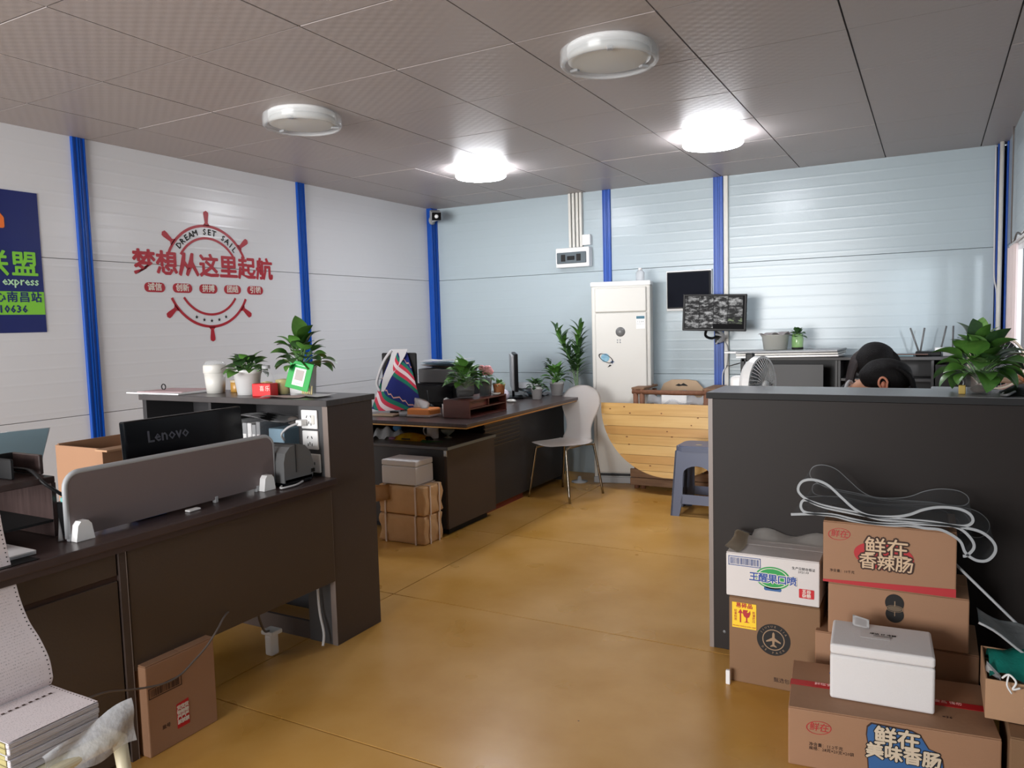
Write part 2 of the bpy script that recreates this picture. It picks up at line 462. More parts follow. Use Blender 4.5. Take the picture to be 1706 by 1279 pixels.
wfr = struct('added_shade_wall', MB().box(-1.05, XR + .1, YF - .06, YF, 0, ZC), M_wallL)  # unseen wall piece, added to shade the right-hand boxes from the entrance light
def rail(n, x0, x1, y0, y1, axis):
    mb = MB().box(x0, x1, y0, y1, 0, ZC + .005, .002, 1)
    w_ = (y1 - y0) if axis == 'x' else (x1 - x0)
    for k in (.08, .42, .58, .92):   # raised lips of the aluminium profile
        if axis == 'x': c = y0 + w_ * k; mb.box(x1 - .001, x1 + .006, c - .004, c + .004, 0, ZC)
        else: c = x0 + w_ * k; mb.box(c - .004, c + .004, y0 - .006, y0 + .001, 0, ZC)
    return struct('trim_%d' % n, mb, M_rail)
rail(1, XL - .04, XL + .012, 2.741, 2.822, 'x')
rail(2, XL - .04, XL + .012, 4.530, 4.612, 'x')
rail(3, XL - .04, XL + .05, 6.30, 6.38, 'x')
rail(4, XL, XL + .06, 6.385, 6.44, 'y')
rail(5, -2.561, -2.485, 6.388, 6.44, 'y')
rail(6, -1.588, -1.508, 6.388, 6.44, 'y')
rail(7, .385, .42, 6.37, 6.44, 'y')
rail(8, .436, .47, 6.30, 6.44, 'y')
# right wall sheets around the window opening
for (y0, y1, z0, z1) in ((5.8, 6.34, 0, 1.826), (5.8, 6.34, 1.829, ZC + .01), (YF, 5.797, 1.829, ZC + .01), (YF, 5.797, 0, .915), (YF, 4.0, .918, 1.826)):
    part('wall_panel', MB().box(XR, XR + .05, y0, y1, z0, z1, .0015, 1), M_wallB, wr)
# window 1 in the right wall
wf = MB()
for (y0, y1, z0, z1) in ((4.0, 5.8, .90, .95), (4.0, 5.8, 1.76, 1.826), (4.0, 4.05, .9, 1.8), (5.75, 5.8, .9, 1.8), (4.88, 4.93, .9, 1.8)):
    wf.box(XR - .01, XR + .045, y0, y1, z0, z1, .004, 1)
win = struct('window_1', wf, M_white)
part('pane', MB().box(XR + .015, XR + .02, 4.04, 4.89, .94, 1.77), M_clear, win)
part('pane', MB().box(XR + .015, XR + .02, 4.92, 5.76, .94, 1.77), M_clear, win)

# ================================================================= CEILING LAMPS
def lamp(x, y, lit, label):
    t = thing('ceiling_lamp', label, 'ceiling light', (x, y, ZC), 0, 'round ceiling lamps')
    part('base_plate', MB().lathe([(0, 0), (.175, 0), (.175, -.03), (0, -.03)], 40), M_white, t, world=False)
    if lit:
        part('diffuser', MB().lathe([(.0, -.034), (.178, -.034), (.185, -.039), (.185, -.058), (.178, -.066), (.12, -.069), (0, -.070)], 48), M_lampon, t, world=False)
    else:
        part('rim', MB().lathe([(.205, -.018), (.205, -.066), (.198, -.074), (.186, -.074), (.186, -.066), (.198, -.06), (.198, -.018)], 56), M_frost, t, world=False)
        part('diffuser', MB().lathe([(0, -.032), (.172, -.032), (.172, -.056), (.15, -.062), (0, -.066)], 40), M_lampoff, t, world=False)
        for a in (0.9, 3.0, 5.1):
            part('clip', MB().box(.15, .188, -.012, .012, -.07, -.058, .003, 1, Matrix.Rotation(a, 4, 'Z')), M_ltgrey, t, world=False)
    return t
lamp(-2.95, 3.13, False, 'unlit round ceiling lamp with clear rim, above the logo side of the room')
lamp(-1.20, 3.10, False, 'unlit round ceiling lamp with clear rim, the largest and nearest lamp')
lamp(-2.94, 4.95, True, 'glowing white round ceiling lamp above the desk with the striped cloth')
lamp(-1.225, 4.93, True, 'glowing white round ceiling lamp nearest the wall screens')

# ================================================================= LEFT WALL LOGO
lg = thing('wall_sticker', 'red ship wheel sticker with chinese slogan on the white left wall', 'wall sticker', (XL + .001, 3.66, 1.30))
FX = XL + .0015
LM = frame((FX, 3.662, 1.765), (0, 1, 0), (0, 0, 1))     # x -> +Y, y -> up, normal -> +X
def arc(ro, ri, a, b): return MB().ring(ro, ri, .0012, 48, LM, math.radians(a), math.radians(b))
for a, b in ((24, 156), (206, 334)):
    part('outer_ring', arc(.352, .334, a, b), M_redd, lg)
for a, b in ((32, 148), (214, 326)):
    part('inner_ring', arc(.268, .252, a, b), M_redd, lg)
hp = [(-.03, 0), (.03, 0), (.018, .014), (.012, .02), (.020, .075), (.019, .092), (.0, .102), (-.019, .092), (-.020, .075), (-.012, .02), (-.018, .014)]
for a in (90, 38, 142, 218, 270, 322):
    R_ = LM @ Matrix.Rotation(math.radians(a - 90), 4, 'Z') @ Matrix.Translation((0, .345, 0))
    part('wheel_handle', MB().prism(hp, .0012, 'z', 0, R_), M_redd, lg)
for i, ch in enumerate('梦想从这里起航'):
    part('slogan_character', text_mesh(ch, .165, at(LM, -.495 + i * .166, .062), bold=.0050), M_redd, lg)
for i, wd in enumerate(('诚信', '创新', '拼搏', '团结', '引领')):
    Mx = at(LM, -.43 + i * .208, -.085)
    p_ = part('slogan_pill', MB().prism(rrect(.15, .062, .03), .0010, 'z', 0, Mx), M_redd, lg)
    part('lettering', text_mesh(wd, .052, at(Mx, 0, 0, .0015), bold=.0012), M_wprint, p_)
s_ = 'DREAM SET SAIL'
ms_ = []
for i, ch in enumerate(s_):
    if ch == ' ':
        part('arched_word', merge(ms_), M_inkk, lg); ms_ = []; continue
    a = math.radians(139 - i * (98 / (len(s_) - 1)))
    ms_.append(text_mesh(ch, .056, LM @ Matrix.Translation((.301 * math.cos(a), .301 * math.sin(a), 0)) @ Matrix.Rotation(a - PI / 2, 4, 'Z'), bold=.0012))
part('arched_word', merge(ms_), M_inkk, lg)
for k in range(5):
    a = math.radians(246 + k * 12)
    st = [((.013 if q % 2 == 0 else .0055) * math.sin(q * PI / 5), (.013 if q % 2 == 0 else .0055) * math.cos(q * PI / 5)) for q in range(10)]
    part('star', MB().prism(st, .001, 'z', 0, at(LM, .303 * math.cos(a), .303 * math.sin(a))), M_inkk, lg)

# blue poster at the left edge
po = thing('wall_poster', 'dark blue poster with green band and green chinese lettering', 'poster', (XL + .002, 2.1, 1.41))
M_navy = mat('poster_navy', (24, 30, 92), 0.35, noise=((20, 40, 116), 1.4, 0.8))
M_lime = mat('poster_lime', (132, 208, 62), 0.4)
part('sheet', MB().box(XL + .001, XL + .004, 1.5, 2.527, 1.41, 2.178), M_navy, po)
part('green_band', MB().box(XL + .004, XL + .005, 1.5, 2.525, 1.508, 1.634), M_lime, po)
PM = frame((XL + .0056, 0, 0), (0, 1, 0), (0, 0, 1))
letter(po, '联盟', .145, at(PM, 2.505, 1.775), M_lime, align='RIGHT', bold=.003, space=1.15)
letter(po, 'express', .062, at(PM, 2.502, 1.688), mat('poster_white', (190, 232, 190), .4), align='RIGHT', bold=.0012, squash=1.0)
letter(po, '中心南昌站', .060, at(PM, 2.512, 1.600), M_navy, align='RIGHT', bold=.0012, space=1.12)
letter(po, '10636', .056, at(PM, 2.43, 1.537), M_navy, align='RIGHT', bold=.0015, space=1.1)
letter(po, 'n', .17, at(PM, 2.345, 2.03), mat('poster_orange', (240, 120, 50), .4), align='RIGHT', bold=.008)

# ================================================================= BACK WALL FITTINGS
for i, x in enumerate((-2.866, -2.830, -2.794, -2.760)):
    solo('conduit', MB().box(x - .012, x + .012, 6.36, 6.398, 2.05, ZC, .004, 2),
         M_trunk, 'thin white vertical conduit above the breaker box, ' + ('leftmost', 'second from left', 'second from right', 'rightmost')[i] + ' of four', 'conduit', 'white conduits above the breaker box')
bx = thing('breaker_box', 'white wall breaker box with tinted window below the conduits', 'breaker box', (-2.83, 6.35, 1.87))
part('housing', MB().box(-2.99, -2.665, 6.315, 6.399, 1.872, 2.045, .008, 2), M_white, bx)
cv = part('tinted_cover', MB().box(-2.975, -2.69, 6.302, 6.318, 1.905, 2.005, .006, 2), mat('tinted_cover', (96, 106, 112), .15), bx)
part('breaker', MB().box(-2.93, -2.89, 6.296, 6.304, 1.925, 1.985, .002, 1), M_inkk, cv)
part('breaker', MB().box(-2.87, -2.80, 6.296, 6.304, 1.935, 1.97, .002, 1), M_black, cv)
part('breaker', MB().box(-2.78, -2.74, 6.296, 6.304, 1.925, 1.985, .002, 1), M_inkk, cv)
solo('junction_box', MB().box(-2.745, -2.668, 6.35, 6.399, 2.062, 2.155, .005, 2), M_white, 'small white square junction box above the breaker box', 'junction box')
# cctv camera in the corner
cc = thing('security_camera', 'dark security camera on a bracket in the ceiling corner', 'camera', (-4.25, 6.3, 2.36))
part('wall_mount', MB().lathe([(0, 0), (.04, 0), (.04, .02), (0, .02)], 20, M=Matrix.Translation((XL + .052, 6.30, 2.41)) @ Matrix.Rotation(PI / 2, 4, 'Y')), M_ltgrey, cc)
part('bracket', MB().tube([(XL + .06, 6.30, 2.41), (-4.26, 6.24, 2.395), (-4.18, 6.20, 2.40)], .012), M_ltgrey, cc)
KM = Matrix.Translation((-4.16, 6.14, 2.43)) @ Matrix.Rotation(math.radians(40), 4, 'Z') @ Matrix.Rotation(math.radians(15), 4, 'X')
part('housing', MB().box(-.048, .048, -.075, .095, -.04, .04, .008, 2, KM), M_ltgrey, cc)
hd_ = part('lens_face', MB().box(-.044, .044, -.083, -.074, -.037, .037, .004, 1, KM), M_blackg, cc)
part('lens', MB().lathe([(0, .006), (.014, .006), (.02, 0), (0, 0)], 16, M=KM @ Matrix.Translation((0, -.083, 0)) @ Matrix.Rotation(PI / 2, 4, 'X')), M_white, hd_)
# wall TV
tv = thing('wall_screen', 'black switched-off flat screen mounted flat on the wall', 'television', (-1.78, 6.37, 1.47))
part('backing', MB().box(-1.985, -1.60, 6.375, 6.399, 1.452, 1.79, .003, 1), M_white, tv)
part('housing', MB().box(-1.971, -1.605, 6.345, 6.376, 1.472, 1.777, .004, 2), M_black, tv)
part('screen', MB().box(-1.963, -1.613, 6.343, 6.346, 1.482, 1.769), mat('screen_off', (12, 15, 26), .6, spec=.1), tv)
# vertical white trunking and thin cable by the rail
solo('cable_trunking', MB().box(-1.500, -1.465, 6.372, 6.398, .02, ZC, .004, 2), M_trunk, 'tall white cable trunking right beside the blue rail behind the monitor', 'trunking')
solo('thin_cable', MB().tube(catmull([(-1.53, 6.35, 1.27), (-1.50, 6.36, 1.2), (-1.47, 6.36, 1.13), (-1.478, 6.365, 1.0), (-1.51, 6.365, .93), (-1.515, 6.365, .80)]), .005, 6), M_cable_w, 'thin white cable hanging down beside the trunking behind the monitor', 'cable')
# cctv monitor on swivel arm
cm = thing('surveillance_monitor', 'lit monitor on a wall arm showing a grid of grey camera views', 'monitor', (-1.50, 6.05, 1.28))
QM = Matrix.Translation((-1.51, 6.09, 1.427)) @ Matrix.Rotation(math.radians(4), 4, 'Z') @ Matrix.Rotation(math.radians(2.0), 4, 'Y')
part('housing', MB().box(-.247, .247, -.014, .022, -.145, .145, .005, 2, QM), M_black, cm)
sp_ = part('screen', MB().box(-.232, .232, -.0155, -.0135, -.128, .133, 0, 1, QM), mat('screen_dark', (12, 12, 14), .6, spec=.1), cm)
def feedmat(k, tint=(1, 1, 1)):
    m = bpy.data.materials.new('camera_feed'); m.use_nodes = True
    nt, b = nodes(m)
    tc = nt.nodes.new('ShaderNodeTexCoord'); mp = nt.nodes.new('ShaderNodeMapping')
    mp.inputs['Location'].default_value = (k * 3.7, k * 1.3, k * .9); mp.inputs['Scale'].default_value = (1, 1, 2.2)
    n = nt.nodes.new('ShaderNodeTexNoise'); n.inputs['Scale'].default_value = 15 + (k * 7) % 8; n.inputs['Detail'].default_value = 5; n.inputs['Roughness'].default_value = .7
    r = nt.nodes.new('ShaderNodeValToRGB'); r.color_ramp.elements[0].position = .47; r.color_ramp.elements[1].position = .66
    r.color_ramp.elements[0].color = (.012, .012, .013, 1); r.color_ramp.elements[1].color = (.40 * tint[0], .40 * tint[1], .40 * tint[2], 1)
    nt.links.new(tc.outputs['Object'], mp.inputs[0]); nt.links.new(mp.outputs[0], n.inputs['Vector']); nt.links.new(n.outputs['Fac'], r.inputs[0])
    b.inputs['Base Color'].default_value = (0.01, 0.01, 0.01, 1); b.inputs['Roughness'].default_value = .6; b.inputs['Specular IOR Level'].default_value = .15
    nt.links.new(r.outputs[0], b.inputs['Emission Color']); b.inputs['Emission Strength'].default_value = 1.0
    return m
cw = .112
for r_ in range(3):
    for c_ in range(4):
        x0 = -.226 + c_ * cw; z1 = .127 - r_ * .084; z0 = z1 - (.081 if not (r_ == 2 and c_ > 1) else .046)
        if r_ == 2 and c_ < 2: z0 = z1 - .081
        k = r_ * 4 + c_
        part('camera_view', MB().box(x0, x0 + cw - .004, -.0168, -.0156, z0, z1, 0, 1, QM), feedmat(k, (.8, 1, .55) if k == 11 else (1, 1, 1)), sp_)
am = part('wall_arm', MB().tube(catmull([(-1.56, 6.11, 1.33), (-1.60, 6.16, 1.25), (-1.57, 6.24, 1.22), (-1.54, 6.36, 1.24)]), .011, 8).box(-1.575, -1.52, 6.36, 6.388, 1.18, 1.31, .004, 1), M_black, cm)
part('cable_bundle', MB().tube(catmull([(-1.50, 6.12, 1.30), (-1.47, 6.2, 1.25), (-1.50, 6.3, 1.20), (-1.545, 6.35, 1.19)]), .013, 6).tube(catmull([(-1.55, 6.3, 1.25), (-1.49, 6.28, 1.235), (-1.53, 6.33, 1.2), (-1.56, 6.34, 1.17)]), .009, 6), M_ltgrey, cm)

# ================================================================= STANDING AIR CONDITIONER
ac = thing('air_conditioner', 'tall white floor-standing air conditioner cabinet against the back wall', 'air conditioner', (-2.33, 6.2, 0))
part('cabinet', MB().box(-2.582, -2.088, 6.085, 6.385, .03, 1.71, .012, 3), M_offw, ac)
part('plinth', MB().box(-2.585, -2.085, 6.07, 6.385, 0, .055, .006, 2), M_ltgrey, ac)
part('intake_slot', MB().box(-2.55, -2.12, 6.076, 6.09, .062, .084), M_black, ac)
part('air_outlet_cover', MB().box(-2.55, -2.12, 6.062, 6.087, 1.455, 1.662, .01, 3), M_offw, ac)
part('front_panel', MB().box(-2.55, -2.12, 6.062, 6.087, .092, 1.450, .01, 3), M_offw, ac)
part('top_cap', MB().box(-2.586, -2.084, 6.075, 6.386, 1.672, 1.712, .008, 2), M_white, ac)
dp = part('round_display', MB().lathe([(0, .006), (.037, .006), (.041, 0), (0, 0)], 28, M=Matrix.Translation((-2.337, 6.063, 1.29)) @ Matrix.Rotation(PI / 2, 4, 'X')), mat('display_grey', (112, 112, 112), .3), ac)
part('energy_label', MB().box(-2.205, -2.133, 6.0605, 6.0625, 1.312, 1.42), M_white, ac)
part('label_band', MB().box(-2.203, -2.135, 6.0595, 6.0608, 1.395, 1.418), mat('label_teal', (60, 110, 130), .5), ac)
AM = frame((0, 6.0595, 0), (1, 0, 0), (0, 0, 1))
letter(ac, '1 2 3 4\n— — —', .018, at(AM, -2.169, 1.362), M_inkk)
for q, (dx, dz) in enumerate(((-.01, 0), (.012, 0), (-.01, -.02), (.012, -.02))):
    part('button', MB().lathe([(0, .004), (.006, .003), (.007, 0), (0, 0)], 10, M=Matrix.Translation((-2.352 + dx, 6.063, 1.222 + dz)) @ Matrix.Rotation(PI / 2, 4, 'X')), M_ltgrey, ac)
# round blue planet sticker on the left of the panel
sk = part('planet_sticker', MB().prism(ellipse(.036, .036, 28), .0012, 'z', 0, at(AM, -2.468, 1.075)), mat('sticker_blue', (120, 186, 205), .3, noise=((40, 120, 160), 30, .5)), ac)
part('sticker_ring', MB().ring(1, .86, .0012, 36, at(AM, -2.462, 1.07, .0014) @ Matrix.Rotation(-.5, 4, 'Z') @ Matrix.Diagonal((.068, .03, 1, 1))), M_inkk, sk)
part('sticker_star', MB().prism([(0, .02), (.006, .005), (.02, 0), (.006, -.005), (0, -.02), (-.006, -.005), (-.02, 0), (-.006, .005)], .0012, 'z', 0, at(AM, -2.408, 1.04)), M_bluec, sk)
part('sticker_mark', MB().prism([(0, .012), (.016, .004), (0, -.004), (-.02, -.012)], .0012, 'z', 0, at(AM, -2.43, 1.005)), M_inkk, sk)
bt = thing('small_bottle', 'small white bottle standing on top of the air conditioner', 'bottle', (-2.155, 6.2, 1.712))
part('bottle_body', MB().lathe([(0, 0), (.034, 0), (.036, .01), (.036, .07), (.02, .088), (.014, .09), (0, .09)], 20), M_crump, bt, world=False)
part('cap', MB().lathe([(0, .09), (.016, .09), (.016, .108), (0, .11)], 16), M_white, bt, world=False)

# ================================================================= LEFT WORKSTATION
# tall shelf cabinet, 1.08 m, opening towards the desk
sh = thing('shelf_cabinet', 'tall dark brown open-backed shelf cabinet ending the left workstation', 'cabinet', (-2.87, 2.62, 0))
part('end_panel', MB().box(-2.290, -2.262, 2.465, 2.765, 0, 1.055, .002, 1), M_lam, sh)
part('top', MB().box(-3.50, -2.255, 2.452, 2.778, 1.055, 1.082, .002, 1), M_dark, sh)
part('back_panel', MB().box(-3.48, -2.29, 2.745, 2.762, 0, 1.055), M_lamd, sh)
part('end_panel', MB().box(-3.49, -3.462, 2.465, 2.745, 0, 1.055, .002, 1), M_lamd, sh)
part('divider', MB().box(-3.01, -2.992, 2.47, 2.745, .78, 1.055), M_lamd, sh)
part('fascia', MB().box(-2.425, -2.290, 2.465, 2.482, 0.0, 1.055, .001, 1), M_lamg, sh, 'narrow grey front strip carrying the sockets')
part('divider', MB().box(-2.437, -2.42, 2.47, 2.745, .75, 1.055), M_lamd, sh)
part('shelf', MB().box(-3.46, -2.43, 2.47, 2.745, .745, .765), M_lamd, sh)
part('edge_band', MB().box(-2.2905, -2.2615, 2.4635, 2.4655, 0, 1.055), M_edge, sh)
part('kick_board', MB().box(-3.46, -2.295, 2.47, 2.485, 0, .08), M_lam, sh)
# wall sockets on the fascia
for i, (z, lab) in enumerate(((.997, 'white socket plate on the cabinet strip, the top one with a plug in it'),
                              (.907, 'white socket plate on the cabinet strip, the middle of three'),
                              (.806, 'white socket plate on the cabinet strip, the lowest of three'))):
    x0, x1 = ((-2.405, -2.315), (-2.403, -2.315), (-2.392, -2.308))[i]
    so = thing('socket_plate', lab, 'socket', ((x0 + x1) / 2, 2.46, z - .04), 0, 'sockets on the cabinet strip')
    part('plate', MB().box(x0, x1, 2.454, 2.4645, z - .041, z + .041, .004, 2), M_white, so)
    xm = (x0 + x1) / 2
    pins = [(-.012, .012, 25), (.012, .012, -25), (0, -.014, 0), (-.01, -.02, 0), (.012, -.02, 0)] if i < 2 else [(-.012, .0, 0), (.012, .0, 0), (0, -.02, 90)]
    for dx, dz, an in pins:
        part('pin_slot', MB().box(-.002, .002, 2.4532, 2.4545, -.006, .006, 0, 1, Matrix.Translation((xm + dx, 0, z + dz)) @ Matrix.Rotation(math.radians(an), 4, 'Y')), M_inkk, so)
    if i == 0:
        part('switch', MB().box(xm + .014, xm + .034, 2.4505, 2.4545, z - .02, z + .02, .002, 1), M_offw, so)
pl = thing('power_plug', 'white plug and lead in the top socket of the cabinet strip', 'plug', (-2.385, 2.43, .975))
part('plug_body', MB().box(-2.402, -2.368, 2.415, 2.4525, .972, .998, .005, 2), M_white, pl)
part('lead', MB().tube(catmull([(-2.387, 2.418, .984), (-2.41, 2.38, .97), (-2.44, 2.37, .94), (-2.455, 2.40, .91)]), .005, 6), M_cable_w, pl)

# desk: worktop, pedestal, modesty panel
dk = thing('office_desk', 'dark walnut-topped desk with umber front panels in the left foreground', 'desk', (-2.6, 1.5, 0))
part('worktop', MB().box(-2.90, -2.222, .55, 2.463, .722, .750, .003, 2), M_top, dk)
part('apron_strip', MB().box(-2.27, -2.236, .55, 2.463, .700, .722), M_top, dk)
part('modesty_panel', MB().box(-2.278, -2.258, 1.505, 2.462, .292, .700, .002, 1), M_lamw, dk)
pd = part('pedestal', MB().box(-2.86, -2.282, .62, 1.492, .0, .70, .002, 1), M_lamw, dk)
part('pedestal_drawer_front', MB().box(-2.284, -2.262, .64, 1.47, .622, .698, .002, 1), M_lamw, pd)
part('finger_groove', MB().box(-2.284, -2.270, .63, 1.478, .606, .622), M_ink, pd)
part('pedestal_door', MB().box(-2.284, -2.262, .64, 1.47, .02, .606, .002, 1), M_lamw, pd)
part('side_frame', MB().box(-2.284, -2.256, 1.474, 1.498, 0, .70, .001, 1), M_lam, pd)
part('edge_band', MB().box(-2.2835, -2.2555, 1.498, 1.5005, 0, .70), M_edge, pd)
# divider screen with clamps
scn = thing('desk_screen', 'taupe divider screen with rounded corners clamped along the desk edge', 'screen', (-2.33, 1.8, .75))
pts = []
y0, y1, z0, z1, r = 1.372, 2.222, .775, .962, .045
z1b = .962
pts += [(y0, z0), (y1, z0)]
pts += [(y1 - r + r * math.cos(t), z1b - r + r * math.sin(t)) for t in [PI / 2 * k / 6 for k in range(7)]]
pts += [(y0 + r - r * math.sin(t), z1b - r + r * math.cos(t)) for t in [PI / 2 * k / 6 for k in range(7)]]
# keep foot at the worktop
pts[0] = (y0, .752 + .008); pts[1] = (y1, .765)
part('panel', MB().prism(pts, .016, 'x', -2.352), M_screenpanel, scn)
rim_pts = [(-2.344, p[0], p[1]) for p in pts]
part('edge_trim', MB().tube(rim_pts[1:] + [rim_pts[0]], .0095, 6), M_ltgrey, scn)
for y in (1.405, 2.165):
    cp = [(y - .03, .751), (y + .03, .751), (y + .022, .80), (y + .012, .812), (y - .012, .812), (y - .022, .80)]
    part('clamp', MB().prism(cp, .03, 'x', -2.318 - .018), M_white, scn)
for y in (1.378, 1.93, 2.13):
    part('standoff', MB().box(-2.351, -2.335, y - .008, y + .008, .750, .775, .002, 1), M_ltgrey, scn)
# computer monitor seen from behind
mo = thing('computer_monitor', 'black computer monitor seen from behind the taupe divider screen', 'monitor', (-2.62, 2.0, .75), 0)
MM = Matrix.Translation((-2.60, 2.023, .92)) @ Matrix.Rotation(math.radians(0), 4, 'Z') @ Matrix.Rotation(math.radians(-4), 4, 'Y')
part('housing', MB().box(-.016, .016, -.272, .272, -.146, .146, .006, 2, MM), M_blackg, mo)
part('rear_bulge', MB().box(.014, .026, -.16, .16, -.13, -.075, .005, 2, MM), M_blackg, mo)
part('screen', MB().box(-.0175, -.0155, -.262, .262, -.13, .138, 0, 1, MM), M_blackm, mo)
part('stand_column', MB().box(-2.64, -2.61, 1.995, 2.05, .752, .86, .005, 2), M_black, mo)
part('stand_foot', MB().box(-2.72, -2.56, 1.90, 2.14, .751, .762, .005, 2), M_black, mo)
letter(mo, 'Lenovo', .062, MM @ frame((.0172, -.185, .075), (0, 1, 0), (0, 0, 1)), mat('logo_grey', (84, 84, 92), .3), align='LEFT', bold=.001)
# grey label printer
gp = thing('label_printer', 'grey humped label printer on the desk beside the divider screen', 'printer', (-2.38, 2.31, .751))
prof = [(-.12, .015), (-.12, .10), (-.105, .135), (-.07, .158), (-.01, .166), (.05, .155), (.09, .125), (.11, .08), (.115, .045), (.10, .015)]
GM = Matrix.Translation((-2.375, 2.315, .751))
part('housing', MB().prism([(q[0] * .72, q[1]) for q in prof], .17, 'x', -.085, GM), M_grey, gp)
part('base', MB().box(-.085, .085, -.085, .075, 0, .03, .004, 1, GM), M_blackg, gp)
part('top_seam', MB().box(-.087, .087, -.022, -.018, .05, .168, 0, 1, GM), M_blackm, gp)
part('paper_slot', MB().box(-.06, .089, .066, .084, .035, .05, 0, 1, GM), M_black, gp)
solo('grey_lead', MB().tube(catmull([(-2.30, 2.22, .757), (-2.27, 2.19, .757), (-2.262, 2.26, .757), (-2.29, 2.33, .757)]), .004, 6), M_cable_w, 'thin pale lead lying on the desk by the grey printer', 'cable')
# file folders in the shelf, right compartment
random.seed(3)
x = -2.93; i = 0
names = ['first', 'second', 'third', 'fourth', 'fifth', 'sixth', 'seventh', 'eighth', 'ninth', 'tenth']
while x < -2.66 and i < 9:
    w_ = random.uniform(.02, .032); h_ = random.uniform(.185, .205)
    f = thing('file_folder', names[i] + ' grey-white file folder from the left in the cabinet opening', 'folder', (x + w_ / 2, 2.58, .765), 0, 'folders in the cabinet opening')
    part('cover', MB().box(x, x + w_ - .003, 2.49, 2.70, .766, .766 + h_, .002, 1), [M_paper, M_ltgrey, M_crump][i % 3], f)
    part('spine_label', MB().box(x + .004, x + w_ - .007, 2.4885, 2.4905, .84, .91), M_white, f)
    x += w_; i += 1
solo('blue_folder_box', MB().box(-2.655, -2.56, 2.50, 2.70, .766, .94, .003, 1), mat('folder_blue', (132, 160, 178), .6), 'pale blue file box at the right end of the folders', 'file box')
for q in range(2):
    solo('loose_document', MB().grid(lambda u, v: (-2.90 + u * .32 + q * .03, 2.50 + v * .2, .975 + q * .006 + .012 * math.sin(u * 4 + v * 2 + q)), 6, 4, thick=.004), [M_blackm, M_paper][q],
         ('dark document folder lying on top of the grey-white folders', 'white sheet lying over the grey-white folders')[q], 'document')
solo('small_figurine', MB().sphere((-2.59, 2.60, .965), .024, 1.6, 1, .9).sphere((-2.555, 2.60, .955), .018), M_cable_g, 'small brown lump lying on the pale blue file box', 'ornament')

# printed forms hanging over the desk edge, stack on a stool
st = thing('plastic_stool', 'cream plastic stool carrying the printed form stack', 'stool', (-2.0, 1.06, 0))
part('seat', MB().box(-2.15, -1.85, .90, 1.20, .315, .340, .012, 3), M_cream, st)
for sx in (0, 1):
    for sy in (0, 1):
        x0 = (-2.14, -1.865)[sx]; y0_ = (.91, 1.185)[sy]; ox = (-.02, .02)[sx]; oy = (-.02, .02)[sy]
        part('leg', MB().tube([(x0, y0_, .33), (x0 + ox, y0_ + oy, 0)], .016, 8, radii=[.019, .014]), M_cream, st)
fs = thing('form_stack', 'tall stack of fan-folded printed forms on the cream stool', 'paper stack', (-2.01, 1.05, .34))
M_olive = mat('carbon_copy_yellow', (172, 162, 112), .8, bump=(3, .8, (1, 1, 160)))
M_stackw = mat('stack_edges', (206, 202, 208), .8, bump=(3, .8, (1, 1, 160)))
zz = .342
for k in range(6):
    h_ = (.018, .014, .016, .012, .016, .014)[k]
    j = random.uniform(-.003, .003)
    part('form_bundle', MB().box(-2.122 + j, -1.898 + j, .932 + j, 1.158, zz, zz + h_ - .0012, .002, 1), M_stackw, fs)
    part('yellow_copies', MB().box(-2.124, -1.908, .930 + j * .5, .933 + j * .5, zz + .001, zz + h_ - .002), M_olive, fs)
    zz += h_
def printed(name, base, line):
    m = mat(name, base, .75)
    nt, b = nodes(m)
    uv = nt.nodes.new('ShaderNodeUVMap'); uv.uv_map = 'UVMap'; sp = nt.nodes.new('ShaderNodeSeparateXYZ'); nt.links.new(uv.outputs[0], sp.inputs[0])
    mu = nt.nodes.new('ShaderNodeMath'); mu.operation = 'MULTIPLY'; mu.inputs[1].default_value = 1 / .0085; nt.links.new(sp.outputs[0], mu.inputs[0])
    fr = nt.nodes.new('ShaderNodeMath'); fr.operation = 'FRACT'; nt.links.new(mu.outputs[0], fr.inputs[0])
    lt = nt.nodes.new('ShaderNodeMath'); lt.operation = 'LESS_THAN'; lt.inputs[1].default_value = .42; nt.links.new(fr.outputs[0], lt.inputs[0])
    mp = nt.nodes.new('ShaderNodeMapping'); mp.inputs['Scale'].default_value = (130, 420, 1); nt.links.new(uv.outputs[0], mp.inputs[0])
    n = nt.nodes.new('ShaderNodeTexNoise'); n.inputs['Scale'].default_value = 1; n.inputs['Detail'].default_value = 3; nt.links.new(mp.outputs[0], n.inputs['Vector'])
    gt = nt.nodes.new('ShaderNodeMath'); gt.operation = 'GREATER_THAN'; gt.inputs[1].default_value = .55; nt.links.new(n.outputs['Fac'], gt.inputs[0])
    m1 = nt.nodes.new('ShaderNodeMath'); m1.operation = 'MULTIPLY'; nt.links.new(lt.outputs[0], m1.inputs[0]); nt.links.new(gt.outputs[0], m1.inputs[1])
    m2 = nt.nodes.new('ShaderNodeMath'); m2.operation = 'MULTIPLY'; m2.inputs[1].default_value = .42; nt.links.new(m1.outputs[0], m2.inputs[0])
    # margins without print
    g1 = nt.nodes.new('ShaderNodeMath'); g1.operation = 'GREATER_THAN'; g1.inputs[1].default_value = .022; nt.links.new(sp.outputs[1], g1.inputs[0])
    g2 = nt.nodes.new('ShaderNodeMath'); g2.operation = 'MULTIPLY'; nt.links.new(m2.outputs[0], g2.inputs[0]); nt.links.new(g1.outputs[0], g2.inputs[1])
    mx = nt.nodes.new('ShaderNodeMixRGB'); mx.inputs[1].default_value = (*lin(base), 1); mx.inputs[2].default_value = (*lin(line), 1)
    nt.links.new(g2.outputs[0], mx.inputs[0]); nt.links.new(mx.outputs[0], b.inputs['Base Color'])
    return m
M_form = printed('printed_form', (222, 212, 214), (120, 112, 116))
